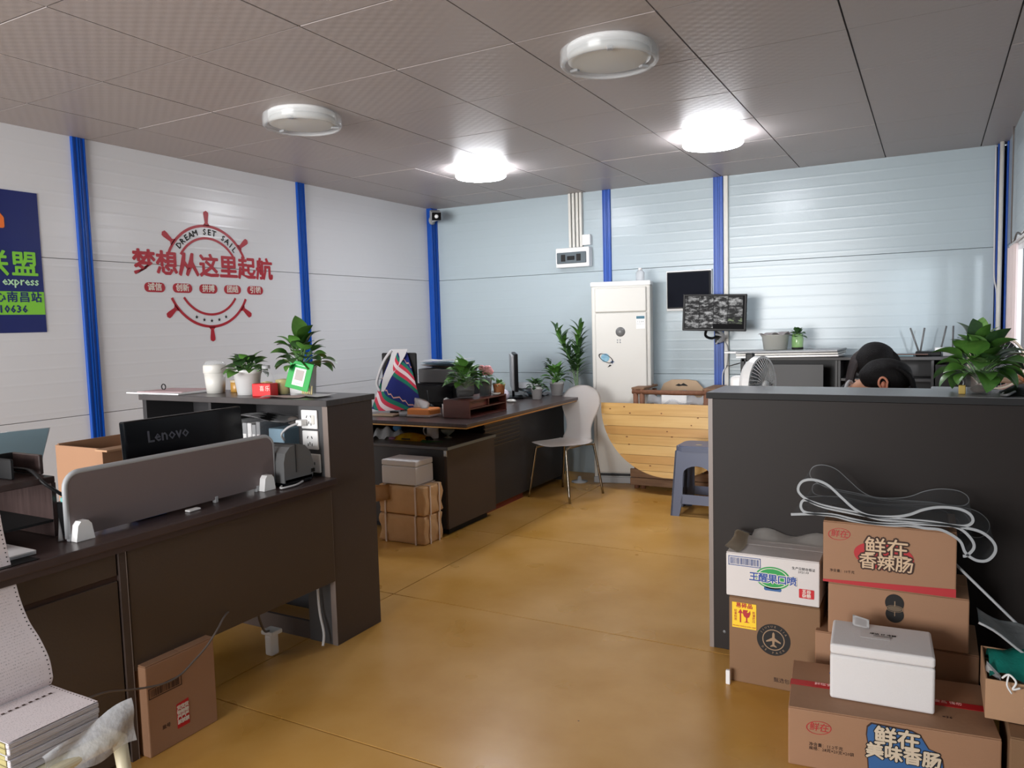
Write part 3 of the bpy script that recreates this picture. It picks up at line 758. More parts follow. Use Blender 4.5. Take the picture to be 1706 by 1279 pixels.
def ribbon(path, wv, wlen, m_name='sheet', thick=.0006):
    """path: points of the right edge; wv: unit vector to the other edge"""
    b = bmesh.new(); uvl = b.loops.layers.uv.new('UVMap'); P = [Vector(p) for p in path]; wv = Vector(wv)
    d = 0; rows = []
    for i, p in enumerate(P):
        if i: d += (p - P[i - 1]).length
        rows.append((b.verts.new(p), b.verts.new(p + wv * wlen), d))
    for A, B in zip(rows, rows[1:]):
        f = b.faces.new((A[0], B[0], B[1], A[1])); f.smooth = True
        for l, uvc in zip(f.loops, ((A[2], 0), (B[2], 0), (B[2], wlen), (A[2], wlen))): l[uvl].uv = uvc
    me = bpy.data.meshes.new(m_name); b.to_mesh(me); b.free(); return me
part('top_form', ribbon([(-2.106, 1.157, .4345), (-2.03, 1.157, .4335), (-1.96, 1.157, .4345), (-1.899, 1.157, .434)], (0, -1, 0), .225), M_form, fs)
fsheet = [(-2.108, 1.157, .436), (-2.098, 1.157, .452), (-2.097, 1.157, .468), (-2.108, 1.157, .512), (-2.145, 1.157, .560), (-2.190, 1.157, .600), (-2.225, 1.157, .655), (-2.245, 1.157, .709), (-2.262, 1.157, .760), (-2.285, 1.157, .844), (-2.30, 1.157, .91), (-2.34, 1.157, .97), (-2.42, 1.157, 1.0)]
SP = catmull(fsheet, 6)
hs = part('hanging_form', ribbon(SP, (0, -1, 0), .235), M_form, fs)
# perforation holes along both strips: real dark discs, joined
hb = MB()
acc = 0; last = SP[0]
for p, q in zip(SP, SP[1:]):
    seg = (q - p).length; t = 0
    while acc + (seg - t) >= .0127:
        t += .0127 - acc; acc = 0
        c = p.lerp(q, t / seg); tdir = (q - p).normalized(); nrm = Vector((0, -1, 0)).cross(tdir).normalized()
        if nrm.x < 0: nrm = -nrm
        hb.prism(ellipse(.0019, .0019, 8), .0004, 'z', 0, frame(c + Vector((0, -.007, 0)) + nrm * .0004, Vector((0, -1, 0)), nrm.cross(Vector((0, -1, 0)))))
    acc += seg - t
part('sprocket_holes', hb, M_inkk, hs, kind='stuff')
hb = MB()
for k in range(16):
    hb.prism(ellipse(.0019, .0019, 8), .0004, 'z', 0, frame((-2.095 + k * .0127, 1.150, .4352), (1, 0, 0), (0, 1, 0)))
for k in range(11):
    hb.box(-2.06, -2.052, .95 + k * .017, .958 + k * .017, .4352, .4356)
part('sprocket_holes', hb, M_ink, fs, kind='stuff')
# clear bag crumpled beside the stack
random.seed(5)
pbag = MB().grid(lambda u, v: (-1.888 + .045 * u + .02 * v + .008 * math.sin(7 * u + 5 * v), 1.00 + u * .21, .345 + (.085 - .07 * v) * (.25 + .75 * u) - .045 * v * v + .006 * math.sin(9 * u + 6 * v)), 20, 12)
solo('plastic_bag', pbag, M_crump, 'crumpled clear plastic bag beside the printed form stack', 'bag')
# cable looping from the stool towards the desk box
solo('grey_cable', MB().tube(catmull([(-1.96, 1.17, .415), (-2.0, 1.197, .402), (-2.1, 1.311, .346), (-2.18, 1.443, .277), (-2.182, 1.544, .249), (-2.182, 1.612, .250), (-2.182, 1.661, .271), (-2.185, 1.724, .302), (-2.19, 1.778, .342), (-2.24, 1.86, .36), (-2.34, 2.0, .33)], 5), .0035, 6), M_cable_g, 'thin grey cable drooping in front of the box under the desk', 'cable')
# carton under the desk
def carton(name, label, x0, x1, y0, y1, z0, z1, m, rz=0, seam='x', cat='box', group=None, tape=None):
    cx, cy = (x0 + x1) / 2, (y0 + y1) / 2
    t = thing(name, label, cat, (cx, cy, z0), rz, group)
    a, b_, h = (x1 - x0) / 2, (y1 - y0) / 2, z1 - z0
    part('box_body', MB().box(-a, a, -b_, b_, 0, h - .004, .004, 2), m, t, world=False)
    if seam == 'x':
        part('flap', MB().box(-a + .001, a - .001, -b_ + .001, -.001, h - .004, h, .0015, 1), m, t, world=False)
        part('flap', MB().box(-a + .001, a - .001, .001, b_ - .001, h - .004, h, .0015, 1), m, t, world=False)
    else:
        part('flap', MB().box(-a + .001, -.001, -b_ + .001, b_ - .001, h - .004, h, .0015, 1), m, t, world=False)
        part('flap', MB().box(.001, a - .001, -b_ + .001, b_ - .001, h - .004, h, .0015, 1), m, t, world=False)
    return t
cb = carton('cardboard_box', 'cardboard box with barcode and red sticker pushed under the desk', -2.46, -2.222, 1.515, 1.785, 0, .31, M_cardo, seam='x')
cb2 = frame((-2.2215, 1.52, 0), (0, 1, 0), (0, 0, 1))
def barcode(parent, M, w_, h_, m, n=22, name='barcode', border=True, seed=1, bm_=None):
    rr = random.Random(seed); mb = MB(); x = -w_ / 2 + w_ * .06
    if border:
        t_ = h_ * .07
        for (a, b_, c, d) in ((-w_ / 2, w_ / 2, -h_ / 2, -h_ / 2 + t_), (-w_ / 2, w_ / 2, h_ / 2 - t_, h_ / 2), (-w_ / 2, -w_ / 2 + t_, -h_ / 2, h_ / 2), (w_ / 2 - t_, w_ / 2, -h_ / 2, h_ / 2)):
            mb.box(a, b_, c, d, 0, .0006, 0, 1, M)
    while x < w_ / 2 - w_ * .07:
        t_ = rr.choice((.12, .2, .34)) * w_ / n * 1.6
        mb.box(x, x + t_, -h_ * .34, h_ * .34, 0, .0006, 0, 1, M); x += t_ + rr.choice((.16, .3, .42)) * w_ / n * 1.6
    return part(name, mb, m, parent)
barcode(cb, at(cb2, .065, .213), .125, .036, M_ink)
sg = part('sticker', MB().prism([(-.024, -.045), (.024, -.045), (.024, .045), (-.024, .04)], .0006, 'z', 0, at(cb2, .125, .095)), M_redt, cb)
for q in range(3):
    letter(sg, '货\n物\n严\n禁', .0165, at(cb2, .110 + q * .015, .095, .0012), M_wprint, bold=.0005)
letter(cb, '批号', .016, at(cb2, .06, .08), M_ink)
# loose things in the knee hole
solo('foam_scrap', MB().box(-2.50, -2.43, 2.25, 2.31, .09, .11, .006, 2).box(-2.485, -2.445, 2.255, 2.30, .0, .09, .008, 2), M_white, 'white lump of plug and adaptor in the dark knee hole', 'adaptor')
solo('hanging_cable', MB().tube(catmull([(-2.33, 2.43, .5), (-2.335, 2.432, .30), (-2.33, 2.432, .16), (-2.30, 2.42, .07), (-2.29, 2.40, .02)]), .006, 6), M_cable_w, 'white cable hanging in the knee hole beside the end panel', 'cable')
solo('black_cable', MB().tube(catmull([(-2.36, 2.10, .34), (-2.38, 2.14, .22), (-2.42, 2.2, .14), (-2.46, 2.26, .11)]), .005, 6), M_cable_g, 'black cable curving down to the white adaptor in the knee hole', 'cable')
# blue thing and clip under the screen
solo('blue_pen_case', MB().box(-2.395, -2.36, 1.62, 1.74, .752, .768, .006, 2), mat('blue_item', (20, 90, 170), .3), 'small blue case lying under the divider screen', 'case')
solo('white_clip', MB().box(-2.325, -2.30, 1.78, 1.83, .751, .758, .002, 1), M_white, 'small white clip lying on the desk edge under the screen', 'clip')

# ---- dark desktop riser and clutter at the far left
rs = thing('desktop_riser', 'dark wooden desktop riser with papers inside at the far left', 'shelf', (-2.62, 1.2, .75))
part('top_board', MB().box(-2.80, -2.44, .95, 1.40, .925, .945, .002, 1), M_top, rs)
part('side_panel', MB().box(-2.80, -2.44, 1.385, 1.402, .751, .925, .002, 1), M_top, rs)
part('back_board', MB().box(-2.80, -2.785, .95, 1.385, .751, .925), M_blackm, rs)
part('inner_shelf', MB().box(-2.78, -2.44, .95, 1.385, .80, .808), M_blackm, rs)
cbx = thing('small_wooden_cubby', 'small dark wooden cubby standing on the desktop riser', 'cubby', (-2.56, 1.37, .945))
part('side', MB().box(-2.66, -2.50, 1.418 - .03, 1.432 - .03, .946, 1.01, .003, 1), M_top, cbx)
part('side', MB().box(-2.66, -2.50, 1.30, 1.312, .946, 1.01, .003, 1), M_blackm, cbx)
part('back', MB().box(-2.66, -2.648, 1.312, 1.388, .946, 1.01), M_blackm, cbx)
solo('sheet_pile', MB().box(-2.50, -2.30, 1.00, 1.25, .7515, .760, .001, 1).box(-2.49, -2.29, 1.01, 1.245, .7605, .766, .001, 1), M_paper, 'low pile of white sheets on the desk below the riser', 'papers')
solo('paper_roll', MB().lathe([(.010, 0), (.022, 0), (.022, .07), (.010, .07), (.010, 0)], 18, M=Matrix.Translation((-2.42, 1.20, .79)) @ Matrix.Rotation(PI / 2, 4, 'X') @ Matrix.Rotation(.5, 4, 'Y')), M_paperp, 'small pinkish paper roll on the white sheets', 'paper roll')
solo('plastic_wrap', MB().grid(lambda u, v: (-2.47 + .05 * v + .02 * math.sin(7 * u), .98 + u * .16, .768 + .10 * math.sin(PI * u) * (1 - v * .8) + .014 * math.sin(11 * u + 9 * v)), 14, 8), M_crump, 'crumpled clear plastic wrap inside the desktop riser', 'plastic wrap')
solo('flat_black_box', MB().box(-2.52, -2.24, 1.0, 1.225, .725 + .026, .752, 0), M_black, 'black tray under the white sheets at the far left', 'tray')
solo('desk_cable', MB().tube(catmull([(-2.62, 1.36, .965), (-2.50, 1.36, .965), (-2.43, 1.36, .93), (-2.41, 1.42, .87), (-2.42, 1.5, .80), (-2.45, 1.56, .758)]), .0055, 6), M_cable_k, 'black cable falling from the desktop riser behind the screen', 'cable')
bp_ = thing('old_printer', 'beige dot printer casing cut off by the left picture edge', 'printer', (-2.70, 1.13, .946))
part('housing', MB().prism([(.92, .947), (1.30, .947), (1.30, .985), (1.262, 1.0), (1.262, 1.03), (1.225, 1.10), (1.19, 1.125), (.92, 1.125)], .16, 'x', -2.78), M_beige, bp_)
part('foot', MB().box(-2.62, -2.595, 1.225, 1.285, .9465, .995, .004, 1), M_beige, bp_)
part('paper_feed_slot', MB().box(-2.6185, -2.612, 1.0, 1.2, .99, 1.05, .002, 1), M_blackm, bp_)
fd = thing('clear_file', 'tilted clear blue file folder with white sheets beside the beige printer', 'folder', (-2.9, 1.6, .75))
for q, (m_, dx) in enumerate(((M_paperb, 0), (M_paper, .012))):
    part('sheet', MB().prism([(1.44 + q * .03, .80), (1.585 + q * .0, .80), (1.655 + q * .012, 1.045), (1.46 + q * .05, 1.05)], .002, 'x', -2.90 - dx), m_, fd)
solo('white_strap_pile', MB().grid(lambda u, v: (-2.37 + .004 * v, 1.355 + .008 * v + .008 * u, .752 + .075 * u * (1 - v)), 4, 4, thick=.003), M_paper, 'narrow white folded paper standing beside the divider screen', 'paper')
solo('teal_notepad', MB().box(-2.43, -2.395, 1.405, 1.44, .86, .875, .002, 1, None), mat('teal_note', (120, 190, 186), .6), 'small teal notepad on the black organiser behind the screen', 'notepad')
solo('black_organiser', MB().box(-2.45, -2.38, 1.40, 1.45, .751, .859, .003, 1), M_black, 'narrow black organiser standing behind the left end of the screen', 'organiser')
# open cardboard box behind, beyond the desk
ob = thing('open_box', 'open cardboard box standing behind the desk near the blue rail', 'box', (-3.35, 2.2, 0))
part('side', MB().box(-3.55, -3.20, 2.05, 2.06, .40, .885), M_cardo, ob)
part('side', MB().box(-3.21, -3.20, 2.06, 2.40, .40, .88), M_cardo, ob)
part('side', MB().box(-3.55, -3.54, 2.06, 2.40, .40, .89), M_cardo, ob)
part('flap', MB().box(-3.205, -3.12, 2.02, 2.40, .880, .888, 0, 1), M_card, ob)
part('side', MB().box(-3.55, -3.20, 2.39, 2.40, .40, .88), M_cardo, ob)
part('bottom', MB().box(-3.55, -3.20, 2.05, 2.40, .40, .41), M_cardo, ob)
sc_ = thing('storage_cupboard', 'low dark cupboard under the open cardboard box behind the desk', 'cabinet', (-3.4, 2.2, 0))
part('cupboard_body', MB().box(-3.62, -3.12, 1.95, 2.44, 0, .397, .003, 1), M_lamd, sc_)
part('door', MB().box(-3.118, -3.108, 1.97, 2.42, .03, .38, .003, 1), M_lamd, sc_)

# ================================================================= PLANTS
def leaf_mesh(name, kind, m):
    """unit length leaf along +X, face up +Z, drooping"""
    n = 8; b = bmesh.new(); L = []
    for i in range(n + 1):
        t = i / n
        if kind == 'broad': wd = .42 * math.sin(PI * min(1, t ** .66)) ** .75 * (1 - .15 * t)
        elif kind == 'blade': wd = .075 * math.sin(PI * min(.98, t * .9 + .08)) ** .6
        elif kind == 'oval': wd = .26 * math.sin(PI * t ** .85)
        else: wd = .16 * math.sin(PI * t ** .8) ** .8
        z = .12 * math.sin(PI * t * .8) - .18 * t * t
        x = t * (1 - .08 * t)
        if i in (0, n): wd = .004
        L.append([b.verts.new((x, -wd, z + wd * .2)), b.verts.new((x, 0, z)), b.verts.new((x, wd, z + wd * .2))])
    for A, B in zip(L, L[1:]):
        for k in range(2):
            f = b.faces.new((A[k], A[k + 1], B[k + 1], B[k])); f.smooth = True
    me = bpy.data.meshes.new(name); b.to_mesh(me); b.free(); me.materials.append(m); return me
LM_ = {(k, mn): leaf_mesh('leaf', k, m) for k in ('broad', 'blade', 'oval', 'lance') for mn, m in (('g', M_leaf), ('d', M_leafd), ('b', M_leafb))}
def leaf(parent, kind, mn, base, az, el, length, roll=0.0, width=1.0):
    M = Matrix.Translation(base) @ Matrix.Rotation(az, 4, 'Z') @ Matrix.Rotation(-el, 4, 'Y') @ Matrix.Rotation(roll, 4, 'X') @ Matrix.Diagonal((length, length * width, length, 1))
    return shared('leaf', LM_[(kind, mn)], parent, M)
def tuft(parent, c, n, r, hgt, lmin, lmax, kind='broad', mn='g', seed=1, el0=.1, el1=1.2, stems=True, width=1.0, sm=None, azs=(0, 2 * PI)):
    rr = random.Random(seed); sb = MB()
    for i in range(n):
        az = azs[0] + (azs[1] - azs[0]) * ((i * .381966) % 1.0) + rr.uniform(-.25, .25)
        q = (i + .5) / n; h = hgt * (.25 + .75 * q) * rr.uniform(.8, 1.1); rad = r * (1 - .65 * q) * rr.uniform(.6, 1.1)
        b_ = Vector((c[0] + rad * math.cos(az), c[1] + rad * math.sin(az), c[2] + h))
        if stems: sb.tube(catmull([c, (c[0] + rad * .4 * math.cos(az), c[1] + rad * .4 * math.sin(az), c[2] + h * .6), b_], 3), .0022, 5)
        leaf(parent, kind, mn if rr.random() < .75 else {'g': 'd', 'd': 'g', 'b': 'g'}[mn], b_, az, el0 + (el1 - el0) * q * rr.uniform(.8, 1.1), rr.uniform(lmin, lmax), rr.uniform(-.4, .4), width)
    if stems: part('stems', sb, sm or M_stem, parent)
def pot(t, x, y, z, rt, rb, h, m, soil=True):
    part('pot', MB().lathe([(0, 0), (rb, 0), (rt * .97, h * .82), (rt, h * .82), (rt * 1.03, h), (rt * .93, h), (rt * .88, h * .88)], 28, x, y, z), m, t)
    if soil: part('soil', MB().lathe([(0, h * .9), (rt * .9, h * .88)], 20, x, y, z), M_soil, t)

# ================================================================= THINGS ON THE SHELF CABINET
cu = thing('travel_cup', 'cream lidded drinking cup standing on the shelf cabinet', 'cup', (-3.13, 2.62, 1.082))
part('cup_body', MB().lathe([(0, 0), (.043, 0), (.052, .103), (0, .103)], 28), M_offw, cu, world=False)
part('collar', MB().lathe([(.052, .100), (.055, .103), (.055, .136), (.052, .142), (0, .142)], 28), M_offw, cu, world=False)
part('lid', MB().lathe([(.050, .142), (.045, .156), (.03, .164), (0, .166)], 24), M_frost, cu, world=False)
for x, y, m_, lb, h_ in ((-3.06, 2.69, mat('jar_honey', (176, 132, 62), .3), 'small amber glass jar between the cream cup and the white pot', .06), (-2.99, 2.71, mat('jar_red', (170, 62, 56), .3), 'small red tin jar half hidden by the white pot', .066)):
    j = thing('small_jar', lb, 'jar', (x, y, 1.082))
    part('jar_body', MB().lathe([(0, 0), (.028, 0), (.030, .004), (.030, h_ - .012), (.028, h_ - .01), (0, h_ - .01)], 20), m_, j, world=False)
    part('jar_lid', MB().lathe([(.031, h_ - .01), (.031, h_), (0, h_)], 20), mat('lid_' + ('a' if h_ == .06 else 'b'), (190, 176, 150) if h_ == .06 else (196, 180, 176), .4), j, world=False)
p1 = thing('potted_plant', 'dark leafy plant in a white plastic pot on the shelf cabinet', 'plant', (-2.88, 2.60, 1.082))
pot(p1, -2.88, 2.60, 1.082, .066, .050, .122, M_white)
tuft(p1, (-2.88, 2.60, 1.18), 34, .08, .065, .05, .08, 'broad', 'd', 11, -.4, .9)
p2 = thing('potted_plant', 'tall broad-leaved plant behind the green payment card', 'plant', (-2.585, 2.66, 1.082))
part('pot', MB().lathe([(0, 0), (.058, 0), (.066, .125), (.070, .125), (.070, .135), (.062, .135)], 28, -2.585, 2.66, 1.082), M_white, p2)
part('soil', MB().lathe([(0, .12), (.062, .118)], 20, -2.585, 2.66, 1.082), M_soil, p2)
tuft(p2, (-2.585, 2.66, 1.19), 38, .10, .13, .06, .095, 'broad', 'g', 23, -.5, 1.0)
for az, el, ln, h in ((-.1, .75, .12, .17), (2.8, 1.35, .14, .16), (.4, .9, .12, .13)):
    leaf(p2, 'lance', 'g', (-2.585, 2.66, 1.17 + h), az, el, ln, 0, 1.9)
# cartons and card
jb = thing('snack_jar', 'clear snack bottle with yellowish filling beside the white pot', 'bottle', (-2.755, 2.60, 1.082))
part('bottle_body', MB().lathe([(0, 0), (.026, 0), (.030, .01), (.030, .09), (.02, .11), (.018, .125), (0, .125)], 20), M_clear, jb, world=False)
part('filling', MB().lathe([(0, .003), (.025, .003), (.027, .06), (0, .065)], 16), mat('filling_y', (200, 184, 110), .7), jb, world=False)
part('bottle_cap', MB().lathe([(.019, .125), (.019, .14), (0, .14)], 16), M_ltgrey, jb, world=False)
j2 = thing('glass_jar', 'squat glass jar with greenish content behind the red box', 'jar', (-2.69, 2.64, 1.082))
part('jar_body', MB().lathe([(0, 0), (.036, 0), (.04, .01), (.04, .09), (.034, .10), (0, .10)], 20), M_clear, j2, world=False)
part('filling', MB().lathe([(0, .003), (.033, .003), (.035, .07), (0, .075)], 16), mat('filling_g', (170, 160, 96), .7), j2, world=False)
rb_ = thing('red_box', 'small bright red box standing at the front of the shelf cabinet', 'box', (-2.73, 2.545, 1.082))
RBM = Matrix.Translation((-2.715, 2.55, 1.082)) @ Matrix.Rotation(.18, 4, 'Z')
part('box_body', MB().box(-.05, .05, -.03, .03, 0, .06, .003, 2, RBM), mat('box_red', (214, 24, 30), .4), rb_)
letter(rb_, '喜\u2009乐', .026, RBM @ frame((.02, -.0306, .036), (1, 0, 0), (0, 0, 1)), M_wprint)
gc = thing('payment_card', 'green payment card stand leaning by the tall plant', 'card stand', (-2.50, 2.555, 1.082))
GMx = Matrix.Translation((-2.535, 2.565, 1.115)) @ Matrix.Rotation(math.radians(9), 4, 'Z') @ Matrix.Rotation(math.radians(12), 4, 'Y') @ Matrix.Rotation(math.radians(-10), 4, 'X')
part('card', MB().box(-.062, .062, -.002, .002, 0, .128, .0015, 1, GMx), M_gcard, gc)
part('white_panel', MB().box(-.028, .032, -.0032, -.002, .018, .098, 0, 1, GMx), M_white, gc)
part('grey_square', MB().box(-.020, .024, -.0040, -.0032, .042, .090, 0, 1, GMx), mat('square_grey', (176, 166, 164), .6), gc)
part('lettering', MB().box(-.03, .03, -.0034, -.002, .108, .112, 0, 1, GMx).box(-.012, .016, -.0042, -.0032, .026, .030, 0, 1, GMx), mat('light_green', (160, 220, 180), .5), gc)
rr = random.Random(4)
for k in range(7):
    x = -2.53 + k * .009
    solo('wooden_stick', MB().tube([(x, 2.60, 1.084), (x + rr.uniform(-.006, .006), 2.60, 1.084 + .045 + .004 * (k % 3))], .0028, 6), mat('stick_wood', (224, 206, 150), .6),
         'short pale wooden stick under the green payment card, ' + ('leftmost', 'second from left', 'third from left', 'middle one', 'third from right', 'second from right', 'rightmost')[k] + ' of seven', 'stick', 'sticks under the green card')
for k, (x, y, a, l_) in enumerate(((-2.56, 2.52, .25, 'white sheet lying at the front edge of the shelf cabinet'), (-2.46, 2.60, -.2, 'white sheet lying flat behind, on the right end of the shelf cabinet'))):
    Mx = Matrix.Translation((x, y, 1.083 + .002 * k)) @ Matrix.Rotation(a, 4, 'Z')
    mb = MB().grid(lambda u, v: Mx @ Vector((-.10 + u * .2, -.055 + v * .11, .003 + .006 * max(0, math.sin(5 * u + 3 * v)))), 8, 4)
    solo('paper_sheet', mb, [M_paperp, M_paper][k], l_, 'paper')
fr = thing('document_tray', 'white papers and pinkish sheet lying at the left end of the shelf cabinet', 'papers', (-3.45, 2.62, 1.082))
part('sheet', MB().box(-3.62, -3.22, 2.47, 2.76, 1.083, 1.090, .001, 1), M_paper, fr)
part('sheet', MB().box(-3.56, -3.27, 2.50, 2.72, 1.0905, 1.093, 0, 1, Matrix.Translation((-3.4, 2.6, 0)) @ Matrix.Rotation(.15, 4, 'Z') @ Matrix.Translation((3.4, -2.6, 0))), M_paperp, fr)
part('clip_ring', MB().tube([(-3.50 + .016 * math.cos(a), 2.6, 1.108 + .014 * math.sin(a)) for a in [2 * PI * k / 12 for k in range(13)]], .003, 6), M_cable_k, fr)

# ================================================================= EXECUTIVE DESK (middle)
ed = thing('executive_desk', 'long dark desk with thin gold edge strip in the middle of the room', 'desk', (-3.05, 5.2, 0))
part('desk_top', MB().box(-3.60, -2.545, 4.02, 6.12, .742, .765, .004, 2), M_top, ed)
part('under_top', MB().box(-3.58, -2.66, 4.74, 6.08, .700, .730, .004, 2), M_top, ed)
part('gold_strip', MB().box(-3.59, -2.555, 4.03, 6.11, .7305, .7415, .002, 1), M_gold, ed)
part('front_panel', MB().box(-2.84, -2.82, 4.70, 6.05, .05, .700, .002, 1), M_lamd, ed)
for k in range(7):
    z = .655 - k * .028
    part('trim_strip', MB().box(-2.822, -2.815, 4.68, 5.22, z, z + .006, .001, 1), mat('trim_bronze', (108, 92, 74), .3, metal=.6), ed)
part('end_panel', MB().box(-3.5, -2.84, 6.03, 6.05, 0, .70), M_lamd, ed)
part('leg_panel', MB().box(-3.56, -3.53, 4.08, 6.2, 0, .70), M_lamd, ed)
part('kick_strip', MB().box(-2.86, -2.845, 4.72, 5.3, 0, .05), mat('kick_red', (120, 44, 34), .5), ed)
sdc = thing('side_cabinet', 'low dark cabinet under the near end of the long desk', 'cabinet', (-3.1, 4.4, 0))
part('cabinet_body', MB().box(-3.46, -2.775, 4.115, 4.70, .07, .575, .002, 1), M_lam, sdc)
part('side_panel', MB().box(-2.776, -2.757, 4.10, 4.72, .05, .576, .002, 1), M_lam, sdc)
part('end_panel', MB().box(-3.47, -2.776, 4.098, 4.115, .05, .576, .001, 1), M_lamd, sdc)
part('cabinet_top', MB().box(-3.50, -2.735, 4.075, 4.70, .577, .600, .004, 2), M_dark, sdc)
part('edge_band', MB().box(-2.7355, -2.731, 4.08, 4.70, .580, .598), mat('edge_grey_green', (128, 138, 138), .4), sdc)
part('plinth', MB().box(-3.42, -2.80, 4.16, 4.66, 0, .05), M_blackm, sdc)
part('corner_bracket', MB().box(-2.776, -2.754, 4.094, 4.10, .535, .572), M_silver, sdc)

# kraft parcels and foam box
random.seed(9)
def parcel(label, x0, x1, y0, y1, z0, z1, seed, flap=False):
    t = thing('kraft_parcel', label, 'parcel', ((x0 + x1) / 2, (y0 + y1) / 2, z0), 0, 'stacked kraft parcels')
    rr = random.Random(seed); b = MB()
    b.box(x0, x1, y0, y1, z0, z1, .012, 2)
    bmesh.ops.subdivide_edges(b.b, edges=[e for e in b.b.edges if e.calc_length() > .03], cuts=6, use_grid_fill=True)
    for v in b.b.verts:
        if z0 + .01 < v.co.z < z1 - .008:
            k = .006 * math.sin(v.co.x * 61 + seed) * math.sin(v.co.z * 47 + v.co.y * 23)
            v.co.x += k + rr.uniform(-.001, .001); v.co.y += k
    for f in b.b.faces: f.smooth = True
    part('wrapping', b, M_kraft, t)
    for x in (x0 + .055, x1 - .065):
        part('strap', MB().box(x - .006, x + .006, y0 - .0075, y0 - .004, z0, z1 + .004).box(x - .006, x + .006, y0 - .0075, y1 + .004, z1 + .001, z1 + .004), mat('strap_white', (226, 206, 192), .5), t)
    for y in (y0 + .06, y1 - .05):
        part('strap', MB().box(x1 + .0045, x1 + .0075, y - .006, y + .006, z0, z1 + .004).box(x0, x1 + .0075, y - .006, y + .006, z1 + .0015, z1 + .0045), mat('strap_white', (226, 206, 192), .5), t)
    if flap:
        part('torn_flap', MB().grid(lambda u, v: (x0 - .035 - .012 * math.sin(3 * v) + u * .14 , y0 - .012 - .02 * math.sin(PI * u), z0 + .065 + v * .115 + u * .03 - .02 * u * v), 6, 5, thick=.002), M_kraft, t)
    return t
parcel('lower brown kraft parcel with white straps, standing on the floor', -3.14, -2.785, 3.862, 4.07, .0, .185, 1)
parcel('upper torn brown kraft parcel with white straps, under the small foam box', -3.135, -2.775, 3.858, 4.068, .190, .375, 2, True)
def foambox(label, x0, x1, y0, y1, z0, z1, lidz, rz=0):
    cx, cy = (x0 + x1) / 2, (y0 + y1) / 2; a, b_ = (x1 - x0) / 2, (y1 - y0) / 2
    t = thing('foam_box', label, 'foam box', (cx, cy, z0), rz)
    part('foam_body', MB().box(-a, a, -b_, b_, 0, lidz, .008, 3), M_foam, t, world=False)
    part('foam_lid', MB().box(-a, a, -b_, b_, lidz + .001, z1 - z0, .008, 3), M_foam, t, world=False)
    return t
f1 = foambox('small white foam box on top of the kraft parcels', -3.105, -2.835, 3.86, 4.055, .381, .537, .118)

# white egg-shaped chair
ch = thing('side_chair', 'white chair with rounded keyhole back and chrome legs', 'chair', (-2.58, 5.5, 0), math.radians(0))
CM = Matrix.Translation((-2.555, 5.50, 0)) @ Matrix.Rotation(math.radians(77), 4, 'Z')
# local: seat front -Y? chair faces the desk (-X): x forward = -X, back at +X
def cpt(x, y, z): return CM @ Vector((x, y, z))
# shell outline swept along the centre line: forward is -X (towards the desk)
def shell(u, v):
    # u along from front edge (0) over the seat to the back top (1), v across -1..1
    prof = [(-.235, .425), (-.21, .432), (-.12, .428), (0.0, .420), (.10, .420), (.155, .430), (.185, .470), (.200, .53), (.212, .60), (.224, .68), (.240, .76), (.258, .83), (.270, .865)]
    wid = [.10, .175, .200, .205, .185, .155, .135, .125, .145, .185, .195, .145, .055]
    k = u * (len(prof) - 1); i = min(int(k), len(prof) - 2); f = k - i
    p = [prof[max(i - 1, 0)], prof[i], prof[i + 1], prof[min(i + 2, len(prof) - 1)]]
    wv = [wid[max(i - 1, 0)], wid[i], wid[i + 1], wid[min(i + 2, len(wid) - 1)]]
    def cr(a, b, c, d): return .5 * (2 * b + (-a + c) * f + (2 * a - 5 * b + 4 * c - d) * f * f + (-a + 3 * b - 3 * c + d) * f ** 3)
    x = cr(*[q[0] for q in p]); z = cr(*[q[1] for q in p]); hw = cr(*wv)
    s_ = (v * 2 - 1)
    return cpt(x - (.018 * s_ * s_ if u > .45 else 0) , s_ * hw, z + (.010 * s_ * s_ if u < .4 else 0))
part('seat_shell', MB().grid(shell, 48, 16, thick=.011), mat('chair_white', (242, 238, 236), .35), ch)
legs = [(-.185, -.145), (-.185, .145), (.175, -.145), (.175, .145)]
for lx, ly in legs:
    ex = lx * 1.22; ey = ly * 1.42
    part('leg', MB().tube(catmull([cpt(lx * .55, ly * .8, .408), cpt(lx * .95, ly, .402), cpt(lx * 1.03, ly * 1.06, .37), cpt(ex, ey, .0)], 5), .0095, 10), M_chrome, ch)
part('under_frame', MB().tube([cpt(-.13, -.12, .408), cpt(.12, -.12, .408)], .009, 8).tube([cpt(-.13, .12, .408), cpt(.12, .12, .408)], .009, 8).tube([cpt(0, -.12, .408), cpt(0, .12, .408)], .009, 8), M_chrome, ch)
solo('chrome_foot_disc', MB().lathe([(0, 0), (.07, 0), (.07, .008), (.02, .014), (.012, .05), (0, .05)], 24, -2.66, 6.0, 0), M_ltgrey, 'small round chrome foot on the floor behind the white chair', 'stand foot')

